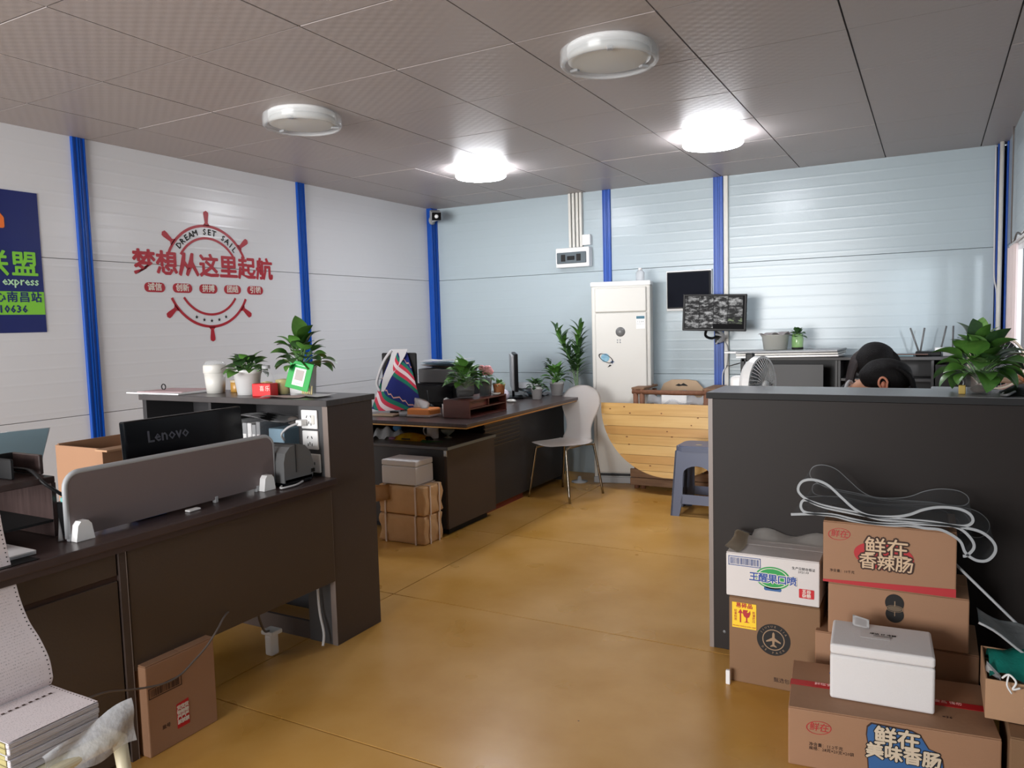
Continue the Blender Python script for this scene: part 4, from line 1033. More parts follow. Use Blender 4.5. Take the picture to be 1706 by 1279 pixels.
# folded round table: half disc of planks
ft = thing('folding_table', 'round pine table folded into a half disc, standing on edge', 'table', (-1.79, 5.85, 0))
R_ = .58; cx_, cz_ = -1.785, .722
TM = Matrix.Translation((cx_, 5.80, cz_)) @ Matrix.Rotation(math.radians(-7), 4, 'X')
edges_ = [0, .095, .185, .255, .33, .41, .475, .531, .58]
for k in range(len(edges_) - 1):
    a, b_ = edges_[k], edges_[k + 1]; g = .0012
    zt, zb = -(a + g), -(b_ - g)
    pts = []
    for q in range(9):
        z = zt + (zb - zt) * q / 8; pts.append((math.sqrt(max(R_ * R_ - z * z, 0.0)), z))
    pts = pts + [(-x, z) for x, z in reversed(pts)]
    if abs(pts[8][0]) < .01: pts = pts[:8] + [(0, zb)] + [(-x, z) for x, z in reversed(pts[:8])]
    part('plank', MB().prism(pts, .022, 'y', 0.0, TM), [M_wood, M_wood2, M_wood3][k % 3], ft)
rr = random.Random(12)
for kx, kz in ((-.50, -.05), (-.38, -.03), (-.33, -.08), (-.07, -.075), (.17, -.16), (.22, -.10), (.36, -.07), (-.35, -.27), (.02, -.255), (-.33, -.33), (.11, -.45), (-.15, -.49), (-.02, -.215)):
    part('knot', MB().prism(ellipse(.006 + rr.random() * .004, .005, 10, kx, kz), .0012, 'y', -.0008, TM), mat('knot', (128, 82, 44), .6), ft)
part('back_leaf', MB().prism([(R_ * .99 * math.cos(t), -R_ * .99 * math.sin(t)) for t in [PI * k / 32 for k in range(33)]], .02, 'y', .05, TM), M_wood3, ft)
for sx in (-.35, .35):
    part('folded_leg', MB().box(sx - .018, sx + .018, .024, .048, -.42, .0, .003, 1, TM), M_wood3, ft)

# old wooden bench / rack behind the table
bn = thing('wooden_rack', 'old reddish wooden rack standing behind the folded round table', 'rack', (-1.8, 6.1, 0))
for x in (-2.125, -2.07, -1.545, -1.49):
    part('post', MB().tube([(x, 5.96, .0), (x + .004, 5.96, .42), (x, 5.96, .825)], .022, 8), M_rust, bn)
    part('post', MB().tube([(x, 6.28, .0), (x, 6.28, .8)], .02, 8), M_rust, bn)
part('top_rail', MB().tube([(-2.15, 5.955, .80), (-1.8, 5.95, .797), (-1.46, 5.955, .80)], .019, 8), M_rust, bn)
part('end_cap', MB().box(-2.155, -2.045, 5.94, 6.30, .818, .836, .004, 1), M_oldw, bn)
part('end_cap', MB().box(-1.57, -1.46, 5.94, 6.30, .818, .836, .004, 1), M_oldw, bn)
part('board', MB().box(-2.17, -1.45, 5.925, 5.945, .095, .165, .004, 1), M_oldw, bn)
part('board', MB().box(-2.17, -1.45, 5.92, 5.945, .03, .092, .004, 1), M_oldw, bn)
for k in range(5):
    x = -2.10 + k * .035
    part('slat', MB().box(x, x + .022, 5.97, 5.985, .16, .42, .002, 1), M_rust, bn)
part('shelf_board', MB().box(-2.14, -1.47, 5.98, 6.30, .60, .62, .002, 1), M_oldw, bn)
solo('wrapped_goods', MB().grid(lambda u, v: (-2.05 + .46 * u, 6.02 + .2 * v, .625 + .16 * math.sin(PI * min(1, .15 + .8 * v)) * (1 - .15 * math.sin(9 * u)) + .015 * math.sin(17 * u + 5 * v)), 22, 8), M_crump, 'goods in crumpled clear plastic on the wooden rack', 'bag')
solo('white_goods_box', MB().box(-1.93, -1.72, 6.03, 6.12, .623, .80, .004, 1), M_white, 'white carton inside the clear plastic on the wooden rack', 'box')
tc_ = thing('moulded_back', 'light tan rounded board with a dark printed mark behind the rack', 'chair back', (-1.85, 6.33, 0))
part('board', MB().prism([(-2.03, .55), (-1.66, .55), (-1.66, .80), (-1.72, .865), (-1.80, .875), (-1.93, .873), (-2.0, .84), (-2.03, .78)], .018, 'y', 6.32), M_tan, tc_)
part('printed_mark', MB().prism([(-1.90, .825), (-1.87, .84), (-1.85, .832), (-1.83, .845), (-1.80, .83), (-1.79, .82), (-1.84, .822), (-1.87, .818)], .001, 'y', 6.3185), M_inkk, tc_)
part('leg', MB().box(-2.0, -1.97, 6.32, 6.345, 0, .55), M_tan, tc_); part('leg', MB().box(-1.72, -1.69, 6.32, 6.345, 0, .55), M_tan, tc_)

# slate blue stool
so_ = thing('plastic_stool', 'slate blue plastic stool at the end of the right counter', 'stool', (-1.42, 5.36, 0))
sx0, sx1, sy0, sy1 = -1.605, -1.235, 5.19, 5.53
part('seat', MB().prism(rrect(.315, .29, .05, 6, (sx0 + sx1) / 2, (sy0 + sy1) / 2), .035, 'z', .455).prism(rrect(.29, .265, .05, 6, (sx0 + sx1) / 2, (sy0 + sy1) / 2), .006, 'z', .489), M_stool, so_)
part('seat_hole', MB().prism(ellipse(.022, .01, 16, (sx0 + sx1) / 2 - .01, (sy0 + sy1) / 2 - .05), .0015, 'z', .495), mat('seat_hole', (190, 170, 120), .5), so_)
mxs, mys = (sx0 + sx1) / 2, (sy0 + sy1) / 2
def pane(axis, s_):
    # side face with an arched opening, flaring towards the floor
    wtop, wbot = (.155, .185) if axis == 'x' else (.143, .17)
    dt, db = (.143, .17) if axis == 'x' else (.155, .185)
    out = [(-wtop, .46), (wtop, .46), (wbot, 0), (wbot - .062, 0), (wbot - .066, .10), (-wbot + .066, .10), (-wbot + .062, 0), (-wbot, 0)]
    hole = []
    hw = wbot - .088
    for k in range(9):
        a = PI * k / 8; hole.append((hw * math.cos(a), .30 + .06 * math.sin(a)))
    hole += [(-hw - .004, .155), (hw + .004, .155)]
    b = bmesh.new()
    def P(q, off):
        d = dt + (db - dt) * (1 - q[1] / .46) - off
        return (mxs + q[0], mys + s_ * d, q[1]) if axis == 'x' else (mxs + s_ * d, mys + q[0], q[1])
    # build as strips: left stile, right stile, top band, bottom band
    mb = MB()
    def poly(pts):
        A = [mb.b.verts.new(P(p, 0)) for p in pts]; B = [mb.b.verts.new(P(p, .012)) for p in pts]
        mb.b.faces.new(A); mb.b.faces.new(list(reversed(B)))
        for i in range(len(pts)): mb.b.faces.new((A[i], B[i], B[(i + 1) % len(pts)], A[(i + 1) % len(pts)]))
    top = [(-wtop, .46), (wtop, .46), (wtop + (wbot - wtop) * (1 - .30 / .46), .30), (hw, .30)] + [h for h in hole[1:8]] + [(-hw, .30), (-(wtop + (wbot - wtop) * (1 - .30 / .46)), .30)]
    poly(top)
    for g in (-1, 1):
        xo = wtop + (wbot - wtop) * (1 - .30 / .46)
        poly([(g * hw, .30), (g * xo, .30), (g * wbot, 0), (g * (wbot - .062), 0), (g * (hw + .004), .10)])
    poly([(-hw - .004, .155), (hw + .004, .155), (wbot - .07, .09), (-wbot + .07, .09)])
    return mb
for nm_, ax, s2 in (('side_panel', 'x', -1), ('side_panel', 'x', 1), ('side_panel', 'y', -1), ('side_panel', 'y', 1)):
    part(nm_, pane(ax, s2), M_stool, so_)

# ---------------- things on the executive desk
# striped cloth over a chair back
cl = thing('striped_towel', 'navy towel with red, white and green stripes hanging at the desk end', 'towel', (-3.4, 4.3, .77))
M_tw = mat('towel_stripes', (34, 42, 110), .9)
def _tw():
    nt, b = nodes(M_tw)
    uv = nt.nodes.new('ShaderNodeUVMap'); uv.uv_map = 'UVMap'; sp = nt.nodes.new('ShaderNodeSeparateXYZ'); nt.links.new(uv.outputs[0], sp.inputs[0])
    r = nt.nodes.new('ShaderNodeValToRGB'); r.color_ramp.interpolation = 'CONSTANT'
    cols = [(0, (30, 40, 112)), (.10, (30, 120, 100)), (.20, (206, 60, 84)), (.30, (232, 214, 220)), (.40, (206, 60, 84)), (.50, (30, 120, 100)), (.60, (44, 40, 104)), (.64, (30, 40, 112))]
    e = r.color_ramp.elements; e[0].position = 0; e[0].color = (*lin(cols[0][1]), 1); e[1].position = cols[1][0]; e[1].color = (*lin(cols[1][1]), 1)
    for p, c in cols[2:]:
        q = e.new(p); q.color = (*lin(c), 1)
    fr_ = nt.nodes.new('ShaderNodeMath'); fr_.operation = 'FRACT'; nt.links.new(sp.outputs[1], fr_.inputs[0])
    nt.links.new(fr_.outputs[0], r.inputs[0]); nt.links.new(r.outputs[0], b.inputs['Base Color'])
_tw()
def towel(path_fn, nu, nv, stripe):
    b = bmesh.new(); uvl = b.loops.layers.uv.new('UVMap')
    V = [[b.verts.new(path_fn(i / nu, j / nv)) for j in range(nv + 1)] for i in range(nu + 1)]
    for i in range(nu):
        for j in range(nv):
            f = b.faces.new((V[i][j], V[i + 1][j], V[i + 1][j + 1], V[i][j + 1])); f.smooth = True
            for l, (ii, jj) in zip(f.loops, ((i, j), (i + 1, j), (i + 1, j + 1), (i, j + 1))): l[uvl].uv = (ii / nu, stripe(ii / nu, jj / nv))
    me = bpy.data.meshes.new('towel'); b.to_mesh(me); b.free(); return me
def tw1(u, v):
    # v: top -> bottom, u: left -> right as seen from the room
    xt0, xt1 = -3.33, -3.235; xb0, xb1 = -3.57, -3.09
    x = (xt0 + (xb0 - xt0) * v ** .8) * (1 - u) + (xt1 + (xb1 - xt1) * v ** .9) * u
    z = 1.225 - v * .43 + .03 * math.sin(PI * u) * v * (u - .4) - (.0 if u < .8 else .0)
    y = 4.34 + .018 * math.sin(u * 9 + v * 2) - .05 * math.sin(PI * u) * v
    return (x, y, z)
part('cloth', towel(tw1, 20, 16, lambda u, v: (1.25 * v - .85 * u * (1 - .2 * v) + .42) % 1.0 if True else 0), M_tw, cl)
def tw2(u, v):
    x = -3.335 - .10 * v + u * (.14 - .02 * v); z = 1.228 - v * .30 + .0 * u; y = 4.315 + .012 * math.sin(7 * v) - .02 * v * (1 - u)
    if u > .5: z -= 0
    return (x, y, z)
M_towp = mat('towel_pale', (206, 206, 210), .9)
part('pale_fold', MB().grid(lambda u, v: tw2(u * (1 - .75 * v), v), 6, 12), M_towp, cl, 'pale plain side of the towel')
part('pale_edge', MB().tube(catmull([(-3.335, 4.31, 1.22), (-3.40, 4.31, 1.15), (-3.455, 4.31, 1.05), (-3.475, 4.31, .98), (-3.45, 4.31, .93)]), .010, 6), M_towp, cl)
ocr = thing('chair_under_towel', 'black office chair back carrying the striped towel', 'chair', (-3.36, 4.5, 0))
part('backrest', MB().box(-3.47, -3.17, 4.365, 4.39, .83, 1.20, .01, 2), M_blackm, ocr)
part('post', MB().box(-3.34, -3.30, 4.39, 4.41, .770, .9, .004, 1), M_black, ocr)
part('foot', MB().box(-3.42, -3.22, 4.37, 4.47, .7655, .78, .004, 1), M_black, ocr)
# cups and small things at the near end of the desk
pc = thing('paper_cup', 'white paper cup in front of the striped towel', 'cup', (-3.30, 4.44, .766))
part('cup_body', MB().lathe([(0, 0), (.030, 0), (.041, .125), (.044, .128), (.041, .131), (.038, .127)], 24), M_offw, pc, world=False)
part('contents', MB().lathe([(0, .112), (.039, .112)], 20), mat('tea', (178, 180, 150), .2), pc, world=False)
tb = thing('tissue_pack', 'orange tissue pack with a white tissue sticking out', 'tissues', (-3.06, 4.30, .766))
part('pack', MB().box(-3.155, -2.965, 4.22, 4.36, .766, .825, .012, 2), M_orange, tb)
part('pack_base', MB().box(-3.158, -2.962, 4.217, 4.363, .766, .785, .006, 2), M_crump, tb)
part('tissue', MB().grid(lambda u, v: (-3.13 + .13 * u - .03 * v, 4.26 + .03 * math.sin(6 * u + 2 * v) + .03 * v, .822 + .062 * v * (1 - .5 * (2 * u - 1) ** 2) + .02 * (1 - u) * v), 10, 6, thick=.0015), M_paper, tb)
solo('flat_parcel', MB().box(-3.44, -3.26, 4.20, 4.30, .766, .778, .003, 1), mat('packet_tan', (200, 178, 150), .6), 'flat tan packet lying below the striped towel', 'packet')
solo('glass_ashtray', MB().lathe([(0, .004), (.035, .004), (.05, .028), (.055, .03), (.052, 0), (0, 0)], 24, -3.20, 4.28, .766), M_ltgrey, 'grey glass ashtray between the tan packet and the tissue pack', 'ashtray')
solo('black_pouch', MB().sphere((-3.14, 4.46, .80), .035, 1.4, .8, 1.0).sphere((-3.18, 4.44, .785), .02, 1.6, 1, .9), M_black, 'small black pouch beside the white paper cup', 'pouch')
solo('black_lead', MB().tube(catmull([(-3.12, 4.42, .93), (-3.10, 4.40, .87), (-3.08, 4.38, .83), (-3.065, 4.40, .80)]), .005, 6), M_cable_k, 'black lead dropping beside the orange tissue pack', 'cable')
# grey printer with paper pile
gpn = thing('desk_printer', 'grey laser printer with a pile of paper on top behind the towel', 'printer', (-3.32, 4.95, .766))
part('housing', MB().box(-3.50, -3.11, 4.80, 5.15, .766, .945, .012, 2), M_black, gpn)
part('upper_housing', MB().box(-3.48, -3.13, 4.82, 5.13, .947, 1.055, .008, 2), M_grey, gpn)
part('bright_strip', MB().box(-3.30, -3.26, 4.796, 4.80, .82, .93), M_ltgrey, gpn)
part('front_cover', MB().box(-3.46, -3.15, 4.792, 4.80, .80, .93, .003, 1), M_blackg, gpn)
for k in range(7):
    z = 1.056 + k * .009
    Mx = Matrix.Translation((-3.30, 4.97, 0)) @ Matrix.Rotation(random.uniform(-.3, .3), 4, 'Z')
    mb = MB().grid(lambda u, v: Mx @ Vector((-.18 + .36 * u, -.13 + .26 * v, z + .010 * math.sin(3 * u + k) * u + (.02 * (u - .5) ** 2) * k * .3)), 6, 4, thick=.005)
    solo('paper_bundle', mb, [M_paper, M_ltgrey, M_card, M_paper, M_paperb, M_crump, M_paper][k], 'loose document in the pile on the grey printer, ' + ('lowest', 'second from the bottom', 'third from the bottom', 'middle', 'third from the top', 'second from the top', 'topmost')[k], 'papers', 'pile on the grey printer')
# maroon organiser
og = thing('drawer_organiser', 'maroon wooden desktop organiser under the big potted plant', 'organiser', (-2.78, 4.5, .765))
x0, x1, y0, y1, z0, z1 = -2.88, -2.672, 4.262, 4.765, .766, .885
part('end_board', MB().box(x0, x1, y0, y0 + .012, z0, z1, .001, 1), M_maroon, og)
part('end_board', MB().box(x0, x1, y1 - .012, y1, z0, z1, .001, 1), M_maroon, og)
part('top_board', MB().box(x0, x1, y0 + .012, y1 - .012, z1 - .010, z1, .001, 1), M_maroon, og)
part('bottom_board', MB().box(x0, x1, y0 + .012, y1 - .012, z0, z0 + .008), M_maroon, og)
part('back_board', MB().box(x0, x0 + .008, y0 + .012, y1 - .012, z0, z1), M_maroon, og)
part('middle_shelf', MB().box(x0, x1 - .004, y0 + .012, y1 - .012, .822, .829), M_maroon, og)
part('divider', MB().box(x0, x1 - .002, 4.515, 4.523, .829, z1 - .01), M_maroon, og)
dr_ = part('drawer_front', MB().box(x1 - .03, x1 - .018, y0 + .014, 4.514, .830, z1 - .011, .001, 1), mat('maroon_light', (104, 50, 42), .35), og)
# glass vase with big leafy plant
bpnt = thing('potted_plant', 'bright green leafy plant in a glass vase on the maroon organiser', 'plant', (-2.80, 4.45, .885))
part('vase', MB().lathe([(0, 0), (.055, 0), (.062, .02), (.064, .10), (.070, .128), (.067, .128), (.061, .10), (.058, .02), (0, .01)], 24, -2.80, 4.42, .886), M_clear, bpnt)
part('dark_base', MB().lathe([(0, .012), (.055, .012), (.057, .05), (0, .055)], 20, -2.80, 4.42, .886), M_inkk, bpnt)
tuft(bpnt, (-2.80, 4.42, .95), 50, .11, .15, .06, .10, 'oval', 'g', 31, -.5, 1.1, width=1.3)
tuft(bpnt, (-2.80, 4.42, .96), 14, .06, .13, .07, .11, 'broad', 'b', 37, -.2, 1.0, width=.8)
leaf(bpnt, 'lance', 'g', (-2.80, 4.42, 1.09), PI, 1.1, .15, .3, 1.8)
solo('ribbed_glass', MB().lathe([(0, 0), (.036, 0), (.040, .10), (.043, .125), (.040, .125), (.037, .10), (.033, .01), (0, .008)], 20, -2.735, 4.57, .886), mat('smoky_glass', (96, 104, 104), .15, alpha=.6), 'smoky ribbed glass between the big plant and the pink flower', 'glass')
solo('glass_cup', MB().lathe([(0, 0), (.022, 0), (.026, .085), (.024, .085), (.02, .006), (0, .006)], 18, -2.905, 4.33, .766).lathe([(0, 0), (.02, 0), (.02, .08), (0, .09)], 16, -2.93, 4.38, .80), M_white, 'white figurine and cup standing left of the big plant', 'figurine')
pf = thing('potted_flower', 'pink flower in a white pot on the maroon organiser', 'plant', (-2.78, 4.70, .885))
pot(pf, -2.795, 4.70, .886, .040, .030, .115, M_white)
fb = MB()
part('stems', MB().tube([(-2.795, 4.70, .99), (-2.80, 4.69, 1.06)], .003, 5).tube([(-2.795, 4.70, .99), (-2.77, 4.69, 1.05)], .003, 5), M_stem, pf)
for (cx2, cz2, r2) in ((-2.815, 1.075, .024), (-2.765, 1.062, .036), (-2.745, 1.05, .026), (-2.785, 1.045, .026)):
    for k in range(6):
        a = k * PI / 3
        part('petal', MB().sphere((cx2 + .5 * r2 * math.cos(a), 4.67, cz2 + .45 * r2 * math.sin(a)), r2 * .62, 1, .55, .8, 10, 6), M_pink, pf)
tuft(pf, (-2.795, 4.69, .99), 8, .03, .04, .05, .07, 'broad', 'g', 41, -.3, .6, False)
for az in (2.6, 2.2, 3.1): leaf(pf, 'oval', 'g', (-2.82, 4.68, 1.02 + az * .004), az, .3, .07)
pt = thing('potted_succulent', 'small succulent in a terracotta pot on the maroon organiser', 'plant', (-2.73, 4.70, .885))
pot(pt, -2.713, 4.735, .886, .044, .036, .072, M_terra)
tuft(pt, (-2.713, 4.735, .94), 26, .025, .035, .025, .045, 'oval', 'b', 51, -.2, 1.2, False, 1.4)
solo('white_dish', MB().lathe([(0, 0), (.02, 0), (.036, .012), (.033, .013), (.018, .004), (0, .004)], 20, -2.70, 4.665, .886), M_offw, 'small whitish dish beside the terracotta pot', 'dish')
# edge-on monitor
em = thing('edge_monitor', 'slim dark monitor seen edge-on near the far end of the desk', 'monitor', (-3.02, 5.56, .766))
EMx = Matrix.Translation((-3.045, 5.56, .97)) @ Matrix.Rotation(math.radians(-28), 4, 'Z') @ Matrix.Rotation(math.radians(2), 4, 'Y')
EMx = Matrix.Translation((-3.05, 5.58, .975)) @ Matrix.Rotation(math.radians(31), 4, 'Z')
part('housing', MB().box(-.006, .024, -.25, .25, -.14, .165, .004, 2, EMx), M_black, em)
part('screen_back', MB().box(-.028, -.006, -.24, .24, -.13, .155, .006, 2, EMx), M_ltgrey, em)
part('stand', MB().box(-.02, .0, -.03, .03, -.20, -.12, .003, 1, EMx), M_black, em)
part('foot', MB().box(-.09, .07, -.11, .11, -.208, -.196, .003, 1, EMx), M_black, em)
solo('crumpled_tissue', MB().sphere((-3.04, 5.36, .81), .05, 1.2, 1, 1.0, 14, 8), mat('tissue_lilac', (214, 206, 220), .8, bump=(30, 1.0)), 'crumpled pale tissue in front of the edge-on monitor', 'tissue')
for k in range(5):
    Mx = Matrix.Translation((-2.98, 5.86 - .03 * k, 0)) @ Matrix.Rotation(.5 * k - .8, 4, 'Z')
    mb = MB().grid(lambda u, v: Mx @ Vector((-.14 + .24 * u, -.09 + .18 * v, .770 + k * .024 + .02 * math.sin(4 * u + 3 * v + k))), 6, 4, thick=.004)
    solo('loose_paper', mb, [M_paper, M_paperb, M_paper, M_ltgrey, M_paper][k], 'crumpled loose sheet behind the edge-on monitor, ' + ('lowest', 'second lowest', 'middle', 'second from the top', 'topmost')[k] + ' of the heap', 'paper', 'sheets behind the edge-on monitor')
solo('computer_mouse', MB().sphere((-2.90, 5.25, .777), .03, 1.4, .9, .5), M_offw, 'small pale mouse on the desk right of the organiser', 'mouse')
solo('desk_wire', MB().tube(catmull([(-2.98, 5.55, .769), (-2.90, 5.62, .77), (-2.86, 5.75, .77), (-2.95, 5.85, .77)]), .004, 6), M_cable_k, 'black wire curling on the desk by the white pots', 'cable')
# plants by the back wall
q1 = thing('potted_plant', 'small bushy plant in the nearer white pot at the far desk end', 'plant', (-2.81, 5.52, .766))
pot(q1, -2.81, 5.52, .766, .048, .036, .098, M_white)
tuft(q1, (-2.81, 5.52, .85), 34, .055, .055, .05, .085, 'lance', 'd', 61, -.4, 1.1, False, 1.5)
q2 = thing('potted_plant', 'bushy plant in the farther white pot below the tall bamboo', 'plant', (-2.80, 5.86, .766))
pot(q2, -2.79, 5.86, .766, .062, .045, .115, M_white)
tuft(q2, (-2.79, 5.86, .87), 36, .07, .11, .08, .13, 'lance', 'g', 71, -.2, 1.1, True, 1.2)
for k in range(14):
    leaf(q2, 'lance', 'd', (-2.885 + .004 * k, 5.86, .99 + .012 * (k % 7)), 2.2 + .35 * (k % 5), .2 + .1 * (k % 4), .07)
bm_ = thing('bamboo_plant', 'tall lucky bamboo with narrow leaves in a clear vase', 'plant', (-2.70, 6.08, .766))
part('vase', MB().lathe([(0, 0), (.055, 0), (.055, .09), (.035, .15), (.045, .20), (.042, .20), (.032, .15), (.05, .09), (.05, .01), (0, .01)], 24, -2.71, 6.06, .766), M_clear, bm_)
rr = random.Random(8)
stalks = [((-2.70, 6.08), (-2.81, 6.04), .50), ((-2.70, 6.08), (-2.86, 6.02), .60), ((-2.70, 6.07), (-2.67, 6.06), .52), ((-2.70, 6.07), (-2.65, 6.05), .62), ((-2.70, 6.09), (-2.70, 6.09), .40)]
for (a, b_, h) in stalks:
    P = catmull([(a[0], a[1], .78), (a[0] * .6 + b_[0] * .4, a[1], .78 + h * .45), (b_[0], b_[1], .78 + h * .85)], 6)
    part('stalk', MB().tube(P, .008, 7), M_stem, bm_)
    for k in range(20):
        t = .38 + .62 * k / 19; i = min(int(t * (len(P) - 1)), len(P) - 1); az = k * 2.4 + rr.uniform(-.3, .3)
        leaf(bm_, 'blade', 'd' if k % 3 else 'g', P[i], az, .15 + .9 * t * rr.uniform(.7, 1.15), rr.uniform(.13, .19), 0, 1.3)

# things on the low cabinet
ysn = thing('snack_bag', 'shiny yellow snack bag on the low cabinet by the white mug', 'bag', (-3.13, 4.27, .6))
part('bag_body', MB().grid(lambda u, v: (-3.27 + .27 * u, 4.20 + .10 * v, .603 + .052 * math.sin(PI * v) * (.55 + .45 * math.sin(PI * u)) * (.8 if u < .1 or u > .9 else 1)), 16, 8, thick=.004), mat('foil_yellow', (222, 198, 40), .3, noise=((196, 120, 30), 16, .5), bump=(26, .8)), ysn)
part('dark_mark', MB().box(-3.19, -3.12, 4.196, 4.20, .612, .620), M_inkk, ysn)
part('black_end', MB().grid(lambda u, v: (-3.015 + .025 * u, 4.21 + .08 * v, .604 + .03 * math.sin(PI * v)), 4, 5, thick=.003), M_black, ysn)
mg = thing('white_mug', 'white mug with handle standing on the low cabinet', 'mug', (-3.05, 4.38, .6))
part('mug_body', MB().lathe([(0, 0), (.038, 0), (.040, .004), (.042, .096), (.039, .096), (.037, .01), (0, .008)], 28, -3.055, 4.38, .601), M_white, mg)
part('handle', MB().tube(catmull([(-3.095, 4.38, .680), (-3.125, 4.38, .672), (-3.132, 4.38, .645), (-3.118, 4.38, .622), (-3.093, 4.38, .617)], 4), .006, 8), M_white, mg)
solo('glass_bowl', MB().lathe([(0, .02), (.02, .024), (.045, .045), (.05, .062), (.047, .062), (.04, .048), (.02, .03), (0, .028)], 24, -2.955, 4.42, .601).lathe([(0, 0), (.028, 0), (.03, .004), (.008, .012), (.008, .022), (0, .022)], 20, -2.955, 4.42, .601), mat('cut_glass', (170, 180, 170), .12, alpha=.6), 'footed clear glass bowl on the low cabinet', 'bowl')
solo('green_wrapper', MB().grid(lambda u, v: (-3.02 + .13 * u, 4.17 + .09 * v, .604 + .014 * math.sin(3 * u + 2) * math.sin(PI * v)), 8, 5, thick=.002), mat('wrap_green', (76, 140, 90), .4), 'green wrapper lying at the front of the low cabinet', 'wrapper')
solo('crumpled_bags', MB().grid(lambda u, v: (-3.46 + .22 * u, 4.22 + .18 * v, .604 + .07 * math.sin(PI * v) * (1 - .5 * u) + .018 * math.sin(13 * u + 8 * v)), 16, 8), M_crump, 'crumpled clear plastic heap at the left of the low cabinet', 'plastic bag')
solo('blue_cloth', MB().sphere((-3.33, 4.34, .665), .028, 1.4, .8, .9), mat('cloth_teal_blue', (48, 92, 128), .8, bump=(30, 1)), 'small blue cloth lump in the plastic heap on the low cabinet', 'cloth')
solo('purple_wrapper', MB().sphere((-3.28, 4.21, .612), .016, 1.8, 1, .7), mat('wrap_purple', (120, 70, 96), .4), 'small purple wrapper at the left end of the yellow bag', 'wrapper')

# ================================================================= RIGHT COUNTER
rc = thing('reception_counter', 'long dark counter-height cabinet in the right foreground', 'counter', (-.2, 3.3, 0))
M_lamc = mat('laminate_counter', (42, 36, 34), .5, spec=.22, noise=((38, 34, 33), 1.0, .6))
part('front_panel', MB().box(-.79, XR - .002, 3.142, 3.16, 0, 1.056, .001, 1), M_lamc, rc)
part('end_panel', MB().box(-.806, -.79, 3.142, 3.455, 0, 1.056, .001, 1), M_lamc, rc)
part('counter_top', MB().box(-.812, XR - .002, 3.136, 3.468, 1.058, 1.083, .002, 1), M_ctop, rc)
part('top_edge', MB().box(-.8125, XR - .002, 3.1335, 3.1362, 1.058, 1.082), M_blackm, rc)
part('edge_band', MB().box(-.8065, -.7885, 3.1405, 3.1425, 0, 1.056), M_edge, rc)
part('shelf', MB().box(-.79, XR - .002, 3.16, 3.455, .745, .765), M_lamd, rc)
part('shelf', MB().box(-.79, XR - .002, 3.16, 3.455, .08, .10), M_lamd, rc)
part('screw_cap', MB().lathe([(0, .001), (.006, .001), (.007, 0), (0, 0)], 12, M=Matrix.Translation((-.745, 3.142, .075)) @ Matrix.Rotation(PI / 2, 4, 'X')), M_grey, rc)
wd_ = thing('staff_desk', 'dark staff desk hidden behind the right counter', 'desk', (-.2, 3.8, 0))
part('worktop', MB().box(-.80, XR - .004, 3.475, 4.02, .725, .75, .002, 1), M_top, wd_)
part('side_panel', MB().box(-.80, -.78, 3.475, 4.02, 0, .725), M_lam, wd_)
part('side_panel', MB().box(XR - .03, XR - .01, 3.475, 4.02, 0, .725), M_lam, wd_)
# plant in ribbed clear jar on the counter
rp = thing('potted_plant', 'large broad-leaved plant in a ribbed clear jar on the right counter', 'plant', (.157, 3.30, 1.083))
ribs = [(0, .001), (.040, .001)]
for k in range(9):
    z = .006 + k * .0115; ribs += [(.046, z + .002), (.0485, z + .0055), (.046, z + .009)]
ribs += [(.044, .112), (.041, .112)]
part('jar', MB().lathe(ribs, 28, .157, 3.30, 1.083), M_clear, rp)
part('water', MB().lathe([(0, .004), (.040, .004), (.042, .075), (0, .075)], 20, .157, 3.30, 1.083), mat('jar_water', (84, 76, 66), .1, alpha=.3), rp)
part('roots', MB().sphere((.157, 3.30, 1.098), .030, 1, 1, .5, 12, 8), mat('roots', (66, 46, 38), .9), rp)
tuft(rp, (.157, 3.30, 1.12), 44, .085, .14, .075, .12, 'broad', 'g', 83, -.7, 1.1, True, 1.0)
tuft(rp, (.157, 3.30, 1.13), 12, .04, .15, .07, .11, 'broad', 'b', 85, .3, 1.3, True, .8)
leaf(rp, 'broad', 'd', (.150, 3.30, 1.25), 2.0, 1.35, .125, 0, .9)
leaf(rp, 'broad', 'd', (.20, 3.26, 1.18), -.3, -.7, .12, 0, .8)
gb = thing('small_bottle', 'tiny yellow bottle with a thin neck beside the jar plant', 'bottle', (.100, 3.25, 1.083))
part('bottle_body', MB().box(.089, .112, 3.24, 3.262, 1.0835, 1.117, .003, 2), mat('bottle_yellow', (176, 150, 76), .35), gb)
part('neck', MB().tube(catmull([(.104, 3.25, 1.117), (.105, 3.25, 1.13), (.098, 3.25, 1.143), (.094, 3.25, 1.14)]), .0025, 6), M_ltgrey, gb)
# white desk fan
fn = thing('desk_fan', 'white round desk fan peeking over the right counter', 'fan', (-.79, 3.9, .75))
FM = Matrix.Translation((-.765, 3.92, 1.045)) @ Matrix.Rotation(math.radians(-16), 4, 'Z') @ Matrix.Rotation(PI / 2, 4, 'Y')
part('grille_ring', MB().ring(.148, .136, .034, 40, FM), M_white, fn)
part('rear_shroud', MB().lathe([(.146, .0), (.13, -.025), (.06, -.045), (0, -.05)], 36, M=FM), M_white, fn)
gr_ = MB()
for k in range(40):
    a = 2 * PI * k / 40
    gr_.tube([FM @ Vector((.03 * math.cos(a), .03 * math.sin(a), .048)), FM @ Vector((.09 * math.cos(a + .12), .09 * math.sin(a + .12), .05)), FM @ Vector((.144 * math.cos(a + .2), .144 * math.sin(a + .2), .03))], .0016, 4, False)
part('front_grille', gr_, M_white, fn, kind='stuff')
part('hub_cap', MB().lathe([(0, .056), (.026, .054), (.032, .046), (0, .046)], 24, M=FM), M_white, fn)
